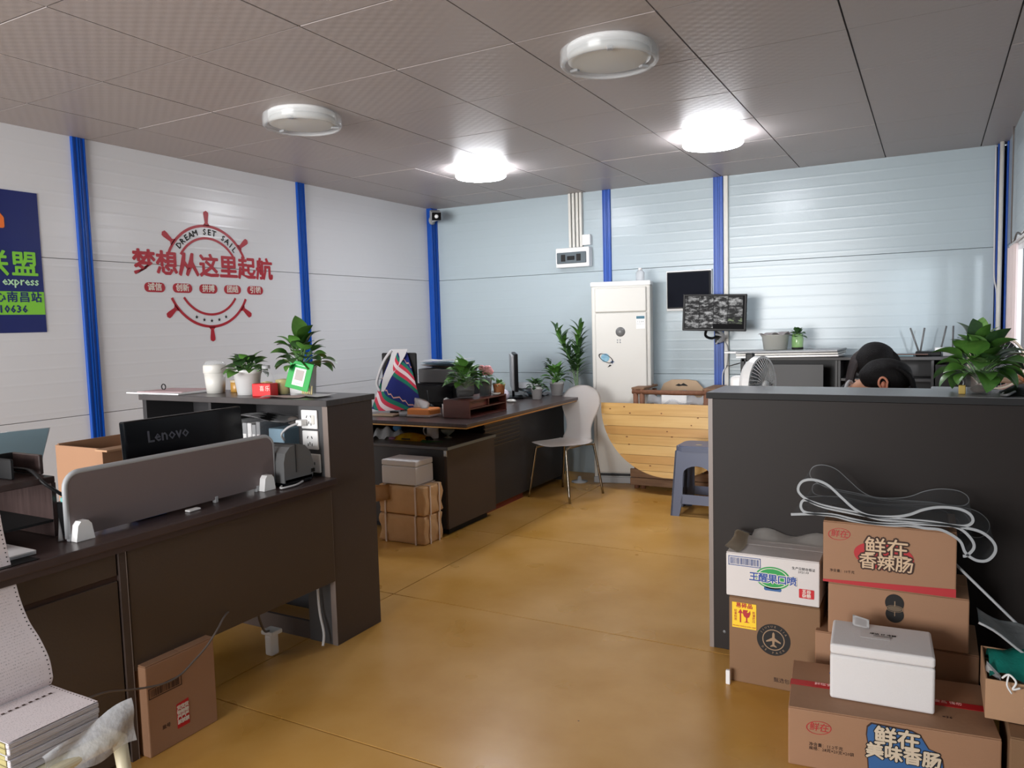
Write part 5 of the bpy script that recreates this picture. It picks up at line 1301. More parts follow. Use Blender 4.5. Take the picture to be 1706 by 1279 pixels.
for k in range(5):
    Bm = FM @ Matrix.Rotation(k * 2 * PI / 5, 4, 'Z') @ Matrix.Translation((0, 0, .015))
    part('blade', MB().grid(lambda u, v: Bm @ Vector((.03 + .095 * u, (-.03 - .02 * u) + (.06 + .03 * u) * v, .012 * (v - .5))), 5, 4, thick=.002), M_ltgrey, fn)
part('motor_housing', MB().box(-.90, -.805, 3.93, 4.01, 1.02, 1.09, .02, 3), M_white, fn)
part('stem', MB().box(-.85, -.83, 3.95, 3.97, .765, 1.02, .004, 1), M_white, fn)
part('base', MB().lathe([(0, 0), (.09, 0), (.085, .018), (0, .022)], 28, -.79, 3.93, .751), M_white, fn)
bh = thing('camera_mount', 'black clamp arm standing behind the white desk fan', 'clamp', (-.90, 4.2, .75))
part('post', MB().box(-.90, -.877, 4.19, 4.213, 1.06, 1.165, .003, 1).box(-.893, -.884, 4.198, 4.206, .03, 1.07), M_black, bh)
part('head', MB().box(-.872, -.83, 4.18, 4.22, 1.15, 1.195, .006, 2).box(-.895, -.86, 4.19, 4.21, 1.148, 1.165, .002, 1), M_black, bh)
solo('thin_black_wire', MB().tube([(-.905, 4.2, 1.14), (-1.05, 4.6, 1.10), (-1.30, 5.6, 1.04), (-1.47, 6.34, .98)], .003, 5), M_cable_k, 'thin black wire running from the black clamp arm to the wall', 'cable')

# ================================================================= BACK HUTCH
ht = thing('back_shelving', 'charcoal low shelving unit along the back wall behind the counter', 'shelving', (-.4, 6.2, 0))
hx0, hx1, hy0, hy1 = -1.24, .38, 6.06, 6.36
part('top', MB().box(hx0 - .01, hx1, hy0 - .01, hy1 + .01, 1.052, 1.075, .002, 1), M_lamg, ht)
part('back_panel', MB().box(hx0, hx1, hy1 - .012, hy1, .06, 1.05), M_lamd, ht)
part('bottom', MB().box(hx0, hx1, hy0, hy1 - .012, .04, .06), M_lamd, ht)
for x in (hx0, -.62, -.60, .0, hx1 - .018):
    part('upright', MB().box(x, x + .017, hy0, hy1 - .013, .06, 1.05, .001, 1), M_lamg, ht)
for a, b_, z in ((-.58, -.002, .90), (-.58, -.002, .55), (.02, .36, .70), (-1.22, -.62, .55)):
    part('shelf', MB().box(a, b_, hy0 + .005, hy1 - .013, z, z + .018), M_lamg, ht)
part('door', MB().box(-1.215, -.70, hy0 - .004, hy0 + .012, .10, 1.02, .001, 1), M_lamg, ht)
part('door', MB().box(.025, .35, hy0 - .004, hy0 + .012, .10, 1.02, .001, 1), M_lamd, ht)
# white boards lying on top
for k in range(3):
    Mx = Matrix.Translation((-.93, 6.02, 1.090 + .017 * k)) @ Matrix.Rotation(math.radians(-2.0 - k), 4, 'Z') @ Matrix.Rotation(math.radians(-1.0), 4, 'Y')
    solo('white_board', MB().box(-.36, .36, -.16, .22, -.006, .007, .002, 1, Mx), [M_white, M_offw, M_ltgrey][k % 3], ('lowest', 'middle', 'topmost')[k] + ' of three long white boards stacked on the back shelving', 'board', 'white boards on the back shelving')
solo('wall_ledge', MB().box(-1.46, -1.24, 6.20, 6.398, 1.098, 1.112, .002, 1), M_white, 'narrow white ledge on the wall left of the white boards', 'ledge')
t1 = thing('plastic_tub', 'clear plastic tub of wrapped goods on the white boards', 'tub', (-1.04, 6.06, 1.133))
part('tub_body', MB().lathe([(0, 0), (.085, 0), (.10, .11), (.104, .112), (.10, .115), (.097, .11), (.082, .004)], 28, -1.045, 6.08, 1.132), mat('tub_plastic', (206, 206, 198), .25, alpha=.7), t1)
part('contents', MB().sphere((-1.045, 6.08, 1.168), .07, 1.1, 1, .45), mat('tub_goods', (206, 196, 170), .7, noise=((210, 150, 140), 14, .5)), t1)
part('rim_wrap', MB().grid(lambda u, v: (-1.155 + .22 * u, 5.99 + .16 * v, 1.245 + .014 * math.sin(14 * u + 6 * v) + .012 * u), 18, 6), mat('wrap_mixed', (170, 172, 170), .3, noise=((150, 110, 110), 24, .6), alpha=.9), t1)
t2 = thing('jar_plant', 'small green plant in a green glass jar beside the plastic tub', 'plant', (-.88, 6.07, 1.133))
part('jar', MB().lathe([(0, 0), (.036, 0), (.04, .01), (.044, .08), (.036, .105), (.038, .115), (.035, .115)], 22, -.885, 6.08, 1.133), M_clearg, t2)
part('dark_base', MB().lathe([(0, 0), (.041, 0), (.042, .016), (0, .017)], 20, -.885, 6.08, 1.132), M_inkk, t2)
tuft(t2, (-.885, 6.08, 1.22), 24, .035, .045, .035, .05, 'oval', 'd', 91, -.3, 1.2, False, 1.5)
# papers, router with aerials on the right of the hutch
rt = thing('wifi_router', 'black router with tall raised aerials on the back shelving', 'router', (-.02, 6.2, 1.075))
part('router_body', MB().box(-.10, .06, 6.12, 6.26, 1.077, 1.108, .006, 2), M_black, rt)
for a, b_ in (((-.078, 6.18), (-.135, 6.18)), ((-.07, 6.18), (-.045, 6.18))):
    part('aerial', MB().tube([(a[0], a[1], 1.10), (b_[0], b_[1], 1.275)], .0065, 6), M_grey, rt)
r2 = thing('second_router', 'white router with thin aerials right of the black router', 'router', (.13, 6.2, 1.075))
part('router_body', MB().box(.02, .20, 6.13, 6.25, 1.11, 1.135, .006, 2), M_white, r2)
part('feet', MB().box(.07, .20, 6.14, 6.24, 1.0755, 1.11, .002, 1), M_ltgrey, r2)
for a, b_ in ((.06, .09), (.13, .132)):
    part('aerial', MB().tube([(a, 6.19, 1.13), (b_, 6.19, 1.285)], .006, 6), M_grey, r2)
solo('blue_folder', MB().box(-.33, -.11, 6.07, 6.30, 1.0765, 1.088, .001, 1), mat('folder_teal', (120, 150, 160), .5), 'blue-green folder lying left of the black router', 'folder')
solo('brown_folder', MB().box(-.30, -.02, 6.06, 6.11, 1.0885, 1.094, .001, 1), mat('folder_brown', (110, 82, 74), .6), 'thin brown folder on the blue-green folder', 'folder')
solo('small_pin_box', MB().box(-.48, -.46, 6.15, 6.17, 1.076, 1.10, .002, 1), M_ltgrey, 'tiny grey pin box on the bare stretch of the back shelving', 'box')
solo('shelf_papers', MB().box(-.46, -.33, 6.08, 6.25, .9185, .932, .001, 1).grid(lambda u, v: (-.47 + .16 * u, 6.07 + .1 * v, .934 + .02 * u * v), 5, 3, thick=.002), M_ltgrey, 'grey papers lying on the shelf inside the back shelving', 'papers')

# grey tray, bag, things behind the counter on the right
tr = thing('file_rack', 'grey plastic file rack behind the counter left of the plant', 'rack', (.1, 3.95, .75))
part('top_plate', MB().box(.0, .17, 3.85, 4.01, 1.025, 1.045, .006, 2), M_ltgrey, tr)
part('side_plate', MB().box(.0, .014, 3.85, 4.01, .752, 1.026, .003, 1), M_ltgrey, tr)
part('side_plate', MB().box(.156, .17, 3.85, 4.01, .752, 1.026, .003, 1), M_ltgrey, tr)
part('inner_tray', MB().box(.03, .14, 3.86, 4.0, .93, .99, .004, 1), M_grey, tr)
bg_ = thing('black_bag', 'black bag lying on the counter at the right picture edge', 'bag', (.33, 3.32, 1.083))
part('bag_body', MB().grid(lambda u, v: (.222 + .22 * u, 3.18 + .25 * v, 1.0845 + .034 * math.sin(PI * v) ** .6 * min(1, u * 5) + .004 * math.sin(9 * u + 5 * v)), 14, 8, thick=.002), M_black, bg_)
part('strap', MB().tube(catmull([(.26, 3.2, 1.1), (.235, 3.16, 1.092), (.22, 3.2, 1.088), (.235, 3.25, 1.09)]), .005, 6), M_grey, bg_)
f2 = thing('standing_fan', 'cream wire fan guard behind the plant by the right wall', 'fan', (.26, 4.3, 0))
F2 = Matrix.Translation((.27, 4.3, 1.14)) @ Matrix.Rotation(math.radians(20), 4, 'Z') @ Matrix.Rotation(PI / 2, 4, 'X')
part('guard_ring', MB().ring(.128, .120, .012, 40, F2), mat('guard_cream', (206, 190, 170), .4), f2)
gw = MB()
for k in range(32):
    a = 2 * PI * k / 32
    gw.tube([F2 @ Vector((.02 * math.cos(a), .02 * math.sin(a), .012)), F2 @ Vector((.124 * math.cos(a), .124 * math.sin(a), .006))], .0012, 4, False)
part('guard_wires', gw, M_ltgrey, f2, kind='stuff')
part('motor', MB().lathe([(0, -.06), (.035, -.06), (.04, 0), (0, .014)], 20, M=F2), M_black, f2)
part('backing', MB().lathe([(0, -.012), (.115, -.012), (.115, -.008), (0, -.008)], 32, M=F2), M_blackm, f2)
part('pole', MB().tube([(.27, 4.32, .02), (.27, 4.32, 1.08)], .012, 8), M_black, f2)
part('foot', MB().lathe([(0, 0), (.13, 0), (.12, .02), (0, .03)], 24, .27, 4.32, 0), M_black, f2)
wc = thing('wall_cupboard', 'brown cupboard against the right wall behind the plant', 'cupboard', (.38, 5.2, 0))
part('cupboard_body', MB().box(.22, .437, 4.85, 5.6, 0, 1.12, .003, 1), mat('cupboard_brown', (104, 72, 60), .5), wc)
part('cupboard_top', MB().box(.21, .437, 4.84, 5.61, 1.121, 1.14, .002, 1), M_rust, wc)
ob2 = thing('open_carton', 'small open brown carton on the counter desk at the right picture edge', 'box', (.38, 3.8, .75))
part('box_body', MB().box(.325, .437, 3.72, 3.95, .751, 1.09, .003, 1), M_card, ob2)
part('flap', MB().box(.25, .325, 3.72, 3.95, 1.088, 1.094, 0, 1), M_card, ob2)
part('cover_sheet', MB().box(.33, .435, 3.73, 3.94, 1.0905, 1.11, .004, 1), mat('orange_brown', (190, 120, 70), .5), ob2)
# curtain cloth and cable at the window
cur = thing('window_curtain', 'pinkish white curtain hanging at the right wall window', 'curtain', (.42, 5.2, .9))
part('curtain_cloth', MB().grid(lambda u, v: (.420 + .012 * math.sin(u * 24), 5.30 + .43 * u, 1.77 - .84 * v), 50, 3), mat('curtain', (226, 210, 208), .8, alpha=.9), cur)
part('curtain_rod', MB().tube([(.425, 4.35, 1.785), (.425, 5.78, 1.785)], .007, 8), M_white, cur)
solo('window_cable', MB().tube(catmull([(.432, 4.7, 1.84), (.43, 5.1, 1.80), (.43, 5.4, 1.835), (.43, 5.6, 1.80), (.43, 5.78, 1.81), (.432, 5.82, 2.1), (.434, 5.83, ZC)], 5), .005, 6), M_cable_g, 'grey cable running along the curtain rod and up the wall', 'cable')
solo('corner_pipe', MB().tube([(.405, 6.30, .05), (.405, 6.30, ZC)], .014, 10), M_trunk, 'white vertical pipe in the right back corner between the blue rails', 'pipe')
solo('corner_cable', MB().tube(catmull([(.372, 6.36, ZC - .01), (.375, 6.36, 1.9), (.378, 6.36, 1.62), (.394, 6.34, 1.5), (.396, 6.33, 1.2), (.394, 6.33, .8)], 5), .006, 6), M_cable_w, 'white cable hanging down in the right back corner', 'cable')

# ================================================================= PEOPLE
def skin_body(name, joints, bones, m, parent, sub=2):
    me = bpy.data.meshes.new(name)
    me.from_pydata([j[0] for j in joints], bones, [])
    o = bpy.data.objects.new(name, me); C.objects.link(o)
    sk_ = o.modifiers.new('s', 'SKIN'); sk_.use_smooth_shade = True
    for i, j in enumerate(joints):
        r = j[1] if isinstance(j[1], tuple) else (j[1], j[1])
        me.skin_vertices[0].data[i].radius = r
    me.skin_vertices[0].data[0].use_root = True
    o.modifiers.new('d', 'SUBSURF').levels = sub
    dg = bpy.context.evaluated_depsgraph_get()
    nm = bpy.data.meshes.new_from_object(o.evaluated_get(dg), depsgraph=dg)
    bpy.data.objects.remove(o)
    b = MB(); b.b.from_mesh(nm)
    for f in b.b.faces: f.smooth = True
    return b
def hand(J, B, wrist, d, side_v, nrm):
    """palm and five bent fingers from the wrist index; d forward, side_v towards the thumb"""
    w_ = J[wrist][0]
    d = Vector(d).normalized(); s_ = Vector(side_v).normalized(); n_ = Vector(nrm).normalized()
    p = Vector(w_) + d * .045
    J.append((p, (.036, .016))); ip = len(J) - 1; B.append((wrist, ip))
    k = Vector(w_) + d * .085
    for off, ln in ((.028, .065), (.010, .075), (-.009, .070), (-.027, .055)):
        a = k + s_ * off
        J.append((a, .010)); i0 = len(J) - 1; B.append((ip, i0))
        J.append((a + d * ln * .5 - n_ * .008, .0085)); B.append((i0, i0 + 1))
        J.append((a + d * ln * .85 - n_ * .030, .007)); B.append((i0 + 1, i0 + 2))
    a = Vector(w_) + d * .03 + s_ * .036
    J.append((a, .011)); i0 = len(J) - 1; B.append((ip, i0))
    J.append((a + d * .035 + s_ * .018, .0095)); B.append((i0, i0 + 1))
def seated(name_label, hip, fwd, lean, neckv, head, shirt, trousers, hairfn, seat_z=.44):
    fwd = Vector(fwd).normalized(); left = Vector((0, 0, 1)).cross(fwd).normalized(); H_ = Vector(hip)
    t = thing('person', name_label, 'person', (hip[0], hip[1], 0))
    chest = H_ + Vector((0, 0, .30)) + fwd * lean * .55; neck = Vector(neckv); sh = neck - Vector((0, 0, .05)) - fwd * .03
    J = [(H_, (.15, .12)), (H_ + Vector((0, 0, .15)) + fwd * lean * .25, (.135, .11)), (chest, (.15, .115)), (sh, (.10, .085)), (neck, .055), (Vector(head) - (Vector(head) - neck) * .35, (.06, .065)), (Vector(head), (.075, .09)), (Vector(head) + (Vector(head) - neck).normalized() * .045, (.066, .078))]
    B = [(0, 1), (1, 2), (2, 3), (3, 4), (4, 5), (5, 6), (6, 7)]
    for s_ in (1, -1):
        a = len(J)
        J += [(sh + left * s_ * .165 - Vector((0, 0, .02)), .058), (sh + left * s_ * .20 - Vector((0, 0, .22)) + fwd * .08, .044), (Vector((sh.x, sh.y, .79)) + left * s_ * .15 + fwd * .24, .030)]
        B += [(3, a), (a, a + 1), (a + 1, a + 2)]
        hand(J, B, a + 2, fwd * 1.0 - left * s_ * .2, -left * s_, (0, 0, 1))
        a = len(J)
        J += [(H_ + left * s_ * .09 + fwd * .05 - Vector((0, 0, .02)), .085), (H_ + left * s_ * .12 + fwd * .40 - Vector((0, 0, .01)), .062), (Vector((H_.x, H_.y, .09)) + left * s_ * .12 + fwd * .42, .042), (Vector((H_.x, H_.y, .035)) + left * s_ * .13 + fwd * .55, (.04, .03))]
        B += [(0, a), (a, a + 1), (a + 1, a + 2), (a + 2, a + 3)]
    mb = skin_body('body', J, B, None, t)
    me = part('body', mb, [M_skin, shirt, trousers], t)
    # clothes: same continuous body, material by region
    inv = INV[t.name].inverted()
    for f in me.data.polygons:
        c = inv @ f.center; dz = c - H_
        arm = (c - sh).dot(left)
        if c.z > neck.z - .015 or (c - neck).length < .045: f.material_index = 0
        elif c.z < hip[2] + .06 and (Vector((c.x, c.y, 0)) - Vector((H_.x, H_.y, 0))).dot(fwd) > -.2 and c.z < .60: f.material_index = 2
        elif c.z < .83 and (Vector((c.x, c.y, 0)) - Vector((sh.x, sh.y, 0))).dot(fwd) > .16: f.material_index = 0
        else: f.material_index = 1
    hairfn(t, Vector(head), fwd, left)
    # stool to sit on
    return t
def face(t, hc, f, up, l):
    """small facial features on a head looking along f"""
    for s_ in (1, -1):
        e = part('eye', MB().sphere(hc + f * .078 + l * s_ * .030 + up * .0, .012, 1, 1, 1, 10, 8), M_white, t)
        part('pupil', MB().sphere(hc + f * .089 + l * s_ * .030, .005, u=8, v=6), M_inkk, e)
        part('eyebrow', MB().tube([hc + f * .088 + l * s_ * .016 + up * .020, hc + f * .084 + l * s_ * .044 + up * .020], .003, 5), M_hair, t)
    part('nose', MB().sphere(hc + f * .096 - up * .020, .012, 1, 1, 1.6, 10, 8), M_skin, t)
    part('mouth', MB().sphere(hc + f * .084 - up * .050, .016, 1.2, 1.2, .3, 10, 6), mat('lips', (176, 100, 92), .5), t)
def ear(t, c, n_, up, S=1.3):
    n_ = Vector(n_).normalized(); up = Vector(up).normalized(); s_ = n_.cross(up)
    P = []
    for k in range(15):
        a = -.6 + (2 * PI - 1.4) * k / 14
        P.append(c + s_ * (S * .015 * math.cos(a)) * (1 if math.sin(a) > 0 else .75) + up * (S * .026 * math.sin(a)) + n_ * .006)
    part('ear', MB().tube(P, .0055, 7).sphere(c + up * -.004, .016, .75, .35, 1.2).tube([c + up * .012 + n_ * .008, c + n_ * .006 - s_ * .004, c - up * .012 + n_ * .008], .004, 6).sphere(c - up * .026 + n_ * .003, .008), mat('ear_skin', (214, 140, 112), .5), t)
def hair_short(t, hc, f, l):
    up = Vector((0, 0, 1))
    # head bowed towards f: crown points up and forward
    b = MB()
    b.sphere(hc + Vector((0.015, 0, .020)), .102, 1.16, .93, .86, 28, 18)
    for v in b.b.verts:
        d = v.co - hc
        # clear the nape and the area round the ear, fringe falls in front
        if d.z < -.035 and d.x < .03: v.co = hc + d * .82
        v.co += Vector((math.sin(v.co.z * 90), math.sin(v.co.x * 110), math.sin(v.co.y * 100))) * .0025
    part('hair', b, M_hair, t, 'short black hair')
    fr = MB()
    for k in range(9):
        y = -.075 + k * .018
        fr.tube(catmull([hc + Vector((.06, y, .07)), hc + Vector((.115, y * 1.05, .03)), hc + Vector((.135, y * 1.05, -.035)), hc + Vector((.128, y, -.085))], 3), .012, 5, radii=[.012] * 4 + [.010] * 3 + [.008, .006, .003][:3])
    part('fringe', fr, M_hair, t)
def hair_long(t, hc, f, l):
    b = MB()
    b.sphere(hc + Vector((0, 0, .015)), .105, .98, 1.02, 1.02, 28, 18)
    for v in b.b.verts: v.co += Vector((math.sin(v.co.z * 80), math.sin(v.co.x * 90), 0)) * .002
    part('hair', b, M_hair, t, 'long black hair falling forward')
    for s_ in (-1, 1):
        lk = MB()
        for k in range(8):
            o_ = k * .011
            x0 = hc.x + s_ * (.02 + o_ * .6)
            lk.tube(catmull([(x0, hc.y - .03 + o_ * .3, hc.z + .10 - o_ * .35), (hc.x + s_ * (.07 + o_ * .45), hc.y - .045 + o_ * .3, hc.z + .035), (hc.x + s_ * (.105 + o_ * .3), hc.y - .06 + o_ * .4, hc.z - .06), (hc.x + s_ * (.115 + o_ * .25), hc.y - .07 + o_ * .3, hc.z - .17), (hc.x + s_ * (.10 + o_ * .2), hc.y - .08 + o_ * .3, hc.z - .27)], 4), .014, 6)
        part('hair_lock', lk, M_hairb if s_ < 0 else M_hair, t)
# chairs for the two (hidden behind the counter)
def staff_chair(label, x, y, rz):
    t = thing('office_chair', label, 'chair', (x, y, 0), rz)
    part('seat', MB().box(-.22, .22, -.22, .22, .39, .43, .02, 2), M_blackm, t, world=False)
    part('column', MB().tube([(0, 0, .06), (0, 0, .39)], .022, 8), M_black, t, world=False)
    for k in range(5):
        a = 2 * PI * k / 5
        part('foot', MB().tube([(0, 0, .07), (.23 * math.cos(a), .23 * math.sin(a), .03)], .016, 6), M_black, t, world=False)
    return t
staff_chair('black swivel seat under the short-haired person', -.60, 4.17, 0)
pA = seated('person with short black hair bending low over the desk, ear visible', (-.60, 4.17, .525), (1, -.10, 0), .22, (-.335, 4.08, .985), (-.205, 4.055, 1.065), M_shirtw, M_jeans, hair_short)
ear(pA, Vector((-.195, 3.957, 1.055)), (0.05, -1, 0), (-.15, 0, 1))
face(pA, Vector((-.175, 4.055, 1.02)), Vector((.85, 0, -.5)).normalized(), Vector((.5, 0, .85)).normalized(), Vector((0, 1, 0)))
part('shirt_collar', MB().tube([Vector((-.352 + .012 * math.cos(a), 4.085 + .072 * math.cos(a), .995 + .062 * math.sin(a))) for a in [2 * PI * k / 20 for k in range(21)]], .009, 6), M_shirtw, pA)
staff_chair('black swivel seat under the long-haired person', -.24, 5.0, 0)
pB = seated('person with long dark hair bowed behind the short-haired person', (-.24, 5.0, .525), (0, -1, 0), .24, (-.25, 4.60, 1.03), (-.262, 4.50, 1.115), M_shirtk, M_jeans, hair_long)
face(pB, Vector((-.262, 4.48, 1.09)), Vector((0, -.85, -.5)).normalized(), Vector((0, -.5, .85)).normalized(), Vector((1, 0, 0)))

# ================================================================= BOXES IN FRONT OF THE COUNTER
# A: brown carton with aeroplane logo
bA = carton('cardboard_box', 'brown box with black aeroplane emblem and yellow fragile sticker', -.663, -.338, 2.872, 3.125, 0, .333, M_cardd)
AMx = frame((0, 2.8713, 0), (1, 0, 0), (0, 0, 1))
lgA = part('round_emblem', MB().prism(ellipse(.060, .060, 36), .0008, 'z', 0, at(AMx, -.500, .188)), M_inkk, bA)
M_lt = mat('emblem_tan', (150, 124, 98), .6)
part('emblem_ring', MB().ring(.040, .0365, .0006, 32, at(AMx, -.500, .188, .001)), M_lt, lgA)
part('aeroplane', MB().prism([(0, .030), (.004, .024), (.0045, .008), (.026, -.006), (.026, -.011), (.0045, -.004), (.0035, -.018), (.011, -.024), (.011, -.028), (0, -.0245), (-.011, -.028), (-.011, -.024), (-.0035, -.018), (-.0045, -.004), (-.026, -.011), (-.026, -.006), (-.0045, .008), (-.004, .024)], .0006, 'z', 0, at(AMx, -.500, .188, .001)), M_lt, lgA)
ms_ = []
for s_, a0, st in (('JIUYUE JIA', 150, -13.3), ('DE PACK', 220, 16.0)):
    for i, c_ in enumerate(s_):
        a = math.radians(a0 + i * st)
        if c_ != ' ': ms_.append(text_mesh(c_, .011, at(AMx, -.500, .188, .001) @ Matrix.Translation((.050 * math.cos(a), .050 * math.sin(a), 0)) @ Matrix.Rotation(a + (-PI / 2 if st < 0 else PI / 2), 4, 'Z')))
part('ring_lettering', merge(ms_), M_lt, lgA, kind='stuff')
yl = part('fragile_sticker', MB().box(-.651, -.562, 2.8705, 2.8718, .214, .312), M_yellow, bA, 'yellow fragile sticker with red arrow and glass')
YM = frame((0, 2.8700, 0), (1, 0, 0), (0, 0, 1))
letter(yl, '易碎品', .020, at(YM, -.606, .301), M_red, bold=.0006, space=1.1)
part('arrow', MB().prism([(-.0025, -.026), (.0025, -.026), (.0025, .010), (.009, .010), (0, .026), (-.009, .010), (-.0025, .010)], .0005, 'z', 0, at(YM, -.620, .262)), M_red, yl)
part('wine_glass', MB().prism([(-.013, .024), (.005, .024), (.0, .014), (.008, .016), (.012, .024), (.014, .012), (.009, -.002), (.0025, -.006), (.0025, -.020), (.011, -.024), (-.011, -.024), (-.0025, -.020), (-.0025, -.006), (-.010, -.001), (-.015, .012)], .0005, 'z', 0, at(YM, -.597, .262)), M_red, yl)
letter(yl, '轻\n拿\n轻\n放', .011, at(YM, -.638, .262), M_red)
letter(yl, '防\n潮\n防\n压', .011, at(YM, -.571, .262), M_red)
letter(yl, 'FRAGILE HANDLE WITH CARE', .0062, at(YM, -.606, .2215), M_red)
letter(bA, '甄选包装·QS15', .019, at(AMx, -.50, .035), M_ink, align='LEFT')
# white box
bW = carton('cardboard_box', 'white box with green oval print stacked on the brown emblem box', -.672, -.340, 2.866, 3.125, .337, .505, mat('carton_white', (208, 202, 200), .55, bump=(20, .15)))
WMx = frame((0, 2.8654, 0), (1, 0, 0), (0, 0, 1))
barcode(bW, at(WMx, -.604, .474), .118, .036, mat('barcode_blue', (60, 84, 140), .5), 30, 'blue_barcode', True, 5)
gov = part('green_oval', MB().prism(ellipse(.062, .042, 36), .0006, 'z', 0, at(WMx, -.502, .425)), M_green, bW)
part('white_oval', MB().ring(1, .93, .0004, 36, at(WMx, -.502, .425, .0007) @ Matrix.Diagonal((.056, .037, 1, 1))), M_wprint, gov)
part('lettering_outline', text_mesh('王醒果口喷', .036, at(WMx, -.502, .420, .0011), bold=.0035, space=.86), M_wprint, gov)
part('lettering', text_mesh('王醒果口喷', .036, at(WMx, -.502, .420, .0018), bold=.0009, space=.86), M_blue, gov)
part('blue_band', MB().prism(rrect(.062, .014, .006, 4), .0006, 'z', 0, at(WMx, -.502, .383)), M_bluec, bW)
rsq = part('red_square', MB().prism(rrect(.052, .034, .003, 3), .0006, 'z', 0, at(WMx, -.384, .382)), M_redt, bW)
letter(rsq, '五谷\n杂粮', .0155, at(WMx, -.384, .382, .0009), M_wprint, bold=.0004)
letter(bW, '生产日期合格证\n2021.03', .0115, at(WMx, -.395, .466), M_inkk)
part('bent_flap', MB().grid(lambda u, v: (-.676 + .05 * u + .01 * math.sin(5 * v), 2.86 + .27 * v, .506 + .028 * (1 - u) * math.sin(PI * (.25 + .6 * v)) + .003), 6, 8, thick=.003), mat('flap_dull', (196, 186, 170), .6), bW)
part('torn_flap', MB().grid(lambda u, v: (-.62 + .28 * u, 3.05 + .085 * v, .507 + .030 * v * (.6 + .4 * math.sin(9 * u)) + .002), 14, 4, thick=.003), mat('flap_white', (208, 204, 200), .6), bW)
solo('white_strip', MB().box(-.668, -.652, 2.832, 2.846, .0, .055, .002, 1), M_paper, 'narrow white strip standing on the floor at the brown emblem box', 'strip')

# B stack: floor carton, middle carton, top carton
b3 = carton('cardboard_box', 'plain brown box at the bottom of the middle stack', -.352, .152, 2.842, 3.125, 0, .262, M_cardo)
b2 = carton('cardboard_box', 'tan box with a black double-circle mark under the chilli box', -.308, .121, 2.832, 3.10, .266, .450, M_cardo)
BM2 = frame((0, 2.8312, 0), (1, 0, 0), (0, 0, 1))
dk2 = part('double_circle', MB().prism(ellipse(.029, .031, 30), .0006, 'z', 0, at(BM2, -.098, .405)).prism(ellipse(.028, .029, 30), .0008, 'z', 0, at(BM2, -.097, .366)), M_inkk, b2)
part('mark_oval', MB().prism(ellipse(.022, .009, 24), .0006, 'z', 0, at(BM2, -.097, .386, .001)), mat('oval_tan', (104, 88, 70), .6), dk2)
part('mark_line', MB().ring(1, .93, .0004, 28, at(BM2, -.097, .386, .0018) @ Matrix.Diagonal((.026, .012, 1, 1))).box(-.0015, .0015, .008, .026, .001, .0016, 0, 1, at(BM2, -.097, .386)).box(-.0012, .0012, -.026, -.01, .001, .0016, 0, 1, at(BM2, -.097, .386)), M_lt, dk2)
b1 = carton('cardboard_box', 'top box of the middle stack with red chilli sausage print', -.324, .082, 2.820, 3.085, .454, .672, M_cardo)
BM1 = frame((0, 2.8191, 0), (1, 0, 0), (0, 0, 1))
part('red_base_band', MB().prism([(-.324, .4545), (.0815, .4545), (.0815, .483), (-.324, .463)], .0008, 'y', 2.8190), M_red, b1)
def brand(parent, M, k=1.0, m=None):
    m = m or M_red
    o = part('oval_mark', MB().ring(1, .93, .0006, 36, M @ Matrix.Rotation(.12, 4, 'Z') @ Matrix.Diagonal((.036 * k, .021 * k, 1, 1))), m, parent)
    part('lettering', text_mesh('鲜在', .028 * k, M @ Matrix.Translation((0, 0, .0002)), shear=.15), m, o)
brand(b1, at(BM1, -.272, .628))
ro = part('red_oval', MB().prism(ellipse(.092, .048, 40), .0006, 'z', 0, at(BM1, -.133, .567) @ Matrix.Rotation(-.05, 4, 'Z')), M_red, b1)
for tx, sz, x, z in (('鲜在', .068, -.124, .592), ('香辣肠', .056, -.125, .541)):
    part('lettering_outline', text_mesh(tx, sz, at(BM1, x, z, .0009), bold=.0062), M_ink, ro)
    part('lettering', text_mesh(tx, sz, at(BM1, x, z, .0016), bold=.0008), mat('print_cream', (204, 176, 146), .6), ro)
letter(b1, '净含量：10千克', .0115, at(BM1, -.262, .497), M_ink)
# loose flat shape where the printed figure stood is left plain
# C: big front carton
CMx_rz = math.atan2(2.452 - 2.392, .19 + .373)
ux = Vector((math.cos(CMx_rz), math.sin(CMx_rz), 0)); uy = Vector((-ux.y, ux.x, 0))
c0 = Vector((-.373, 2.392, 0)); Lc, Dc, Hc = .566, .345, .186
cc_ = c0 + ux * Lc / 2 + uy * Dc / 2
bC = carton('cardboard_box', 'large front box with blue cloud print and red sealing tape', cc_.x - Lc / 2, cc_.x + Lc / 2, cc_.y - Dc / 2, cc_.y + Dc / 2, 0, Hc, M_cardo, CMx_rz)
def CW(x, y, z): return c0 + ux * x + uy * y + Vector((0, 0, z))
TMx = frame(CW(0, 0, Hc + .0006), ux, uy)
CFx = frame(CW(0, -.0006, 0), ux, (0, 0, 1))
tp = part('sealing_tape', MB().box(0, Lc, .155, .192, 0, .0008, 0, 1, TMx).box(-.0008, 0, .155, .192, -.05, .0008, 0, 1, TMx).box(Lc, Lc + .0008, .155, .192, -.05, .0008, 0, 1, TMx), M_redt, bC)
letter(tp, '鲜在食品 请勿倒置 鲜在食品 请勿倒置 鲜在食品 请勿', .018, at(TMx, Lc / 2, .181, .0012), mat('tape_print', (236, 190, 186), .5))
letter(tp, '轻拿轻放 小心搬运 冷链配送 防晒防潮 轻拿轻放 小心', .0115, at(TMx, Lc / 2, .163, .0012), mat('tape_print', (236, 190, 186), .5))
letter(bC, '×36', .017, at(TMx, Lc - .125, .085), M_ink)
brand(bC, at(CFx, .088, .132), 1.0)
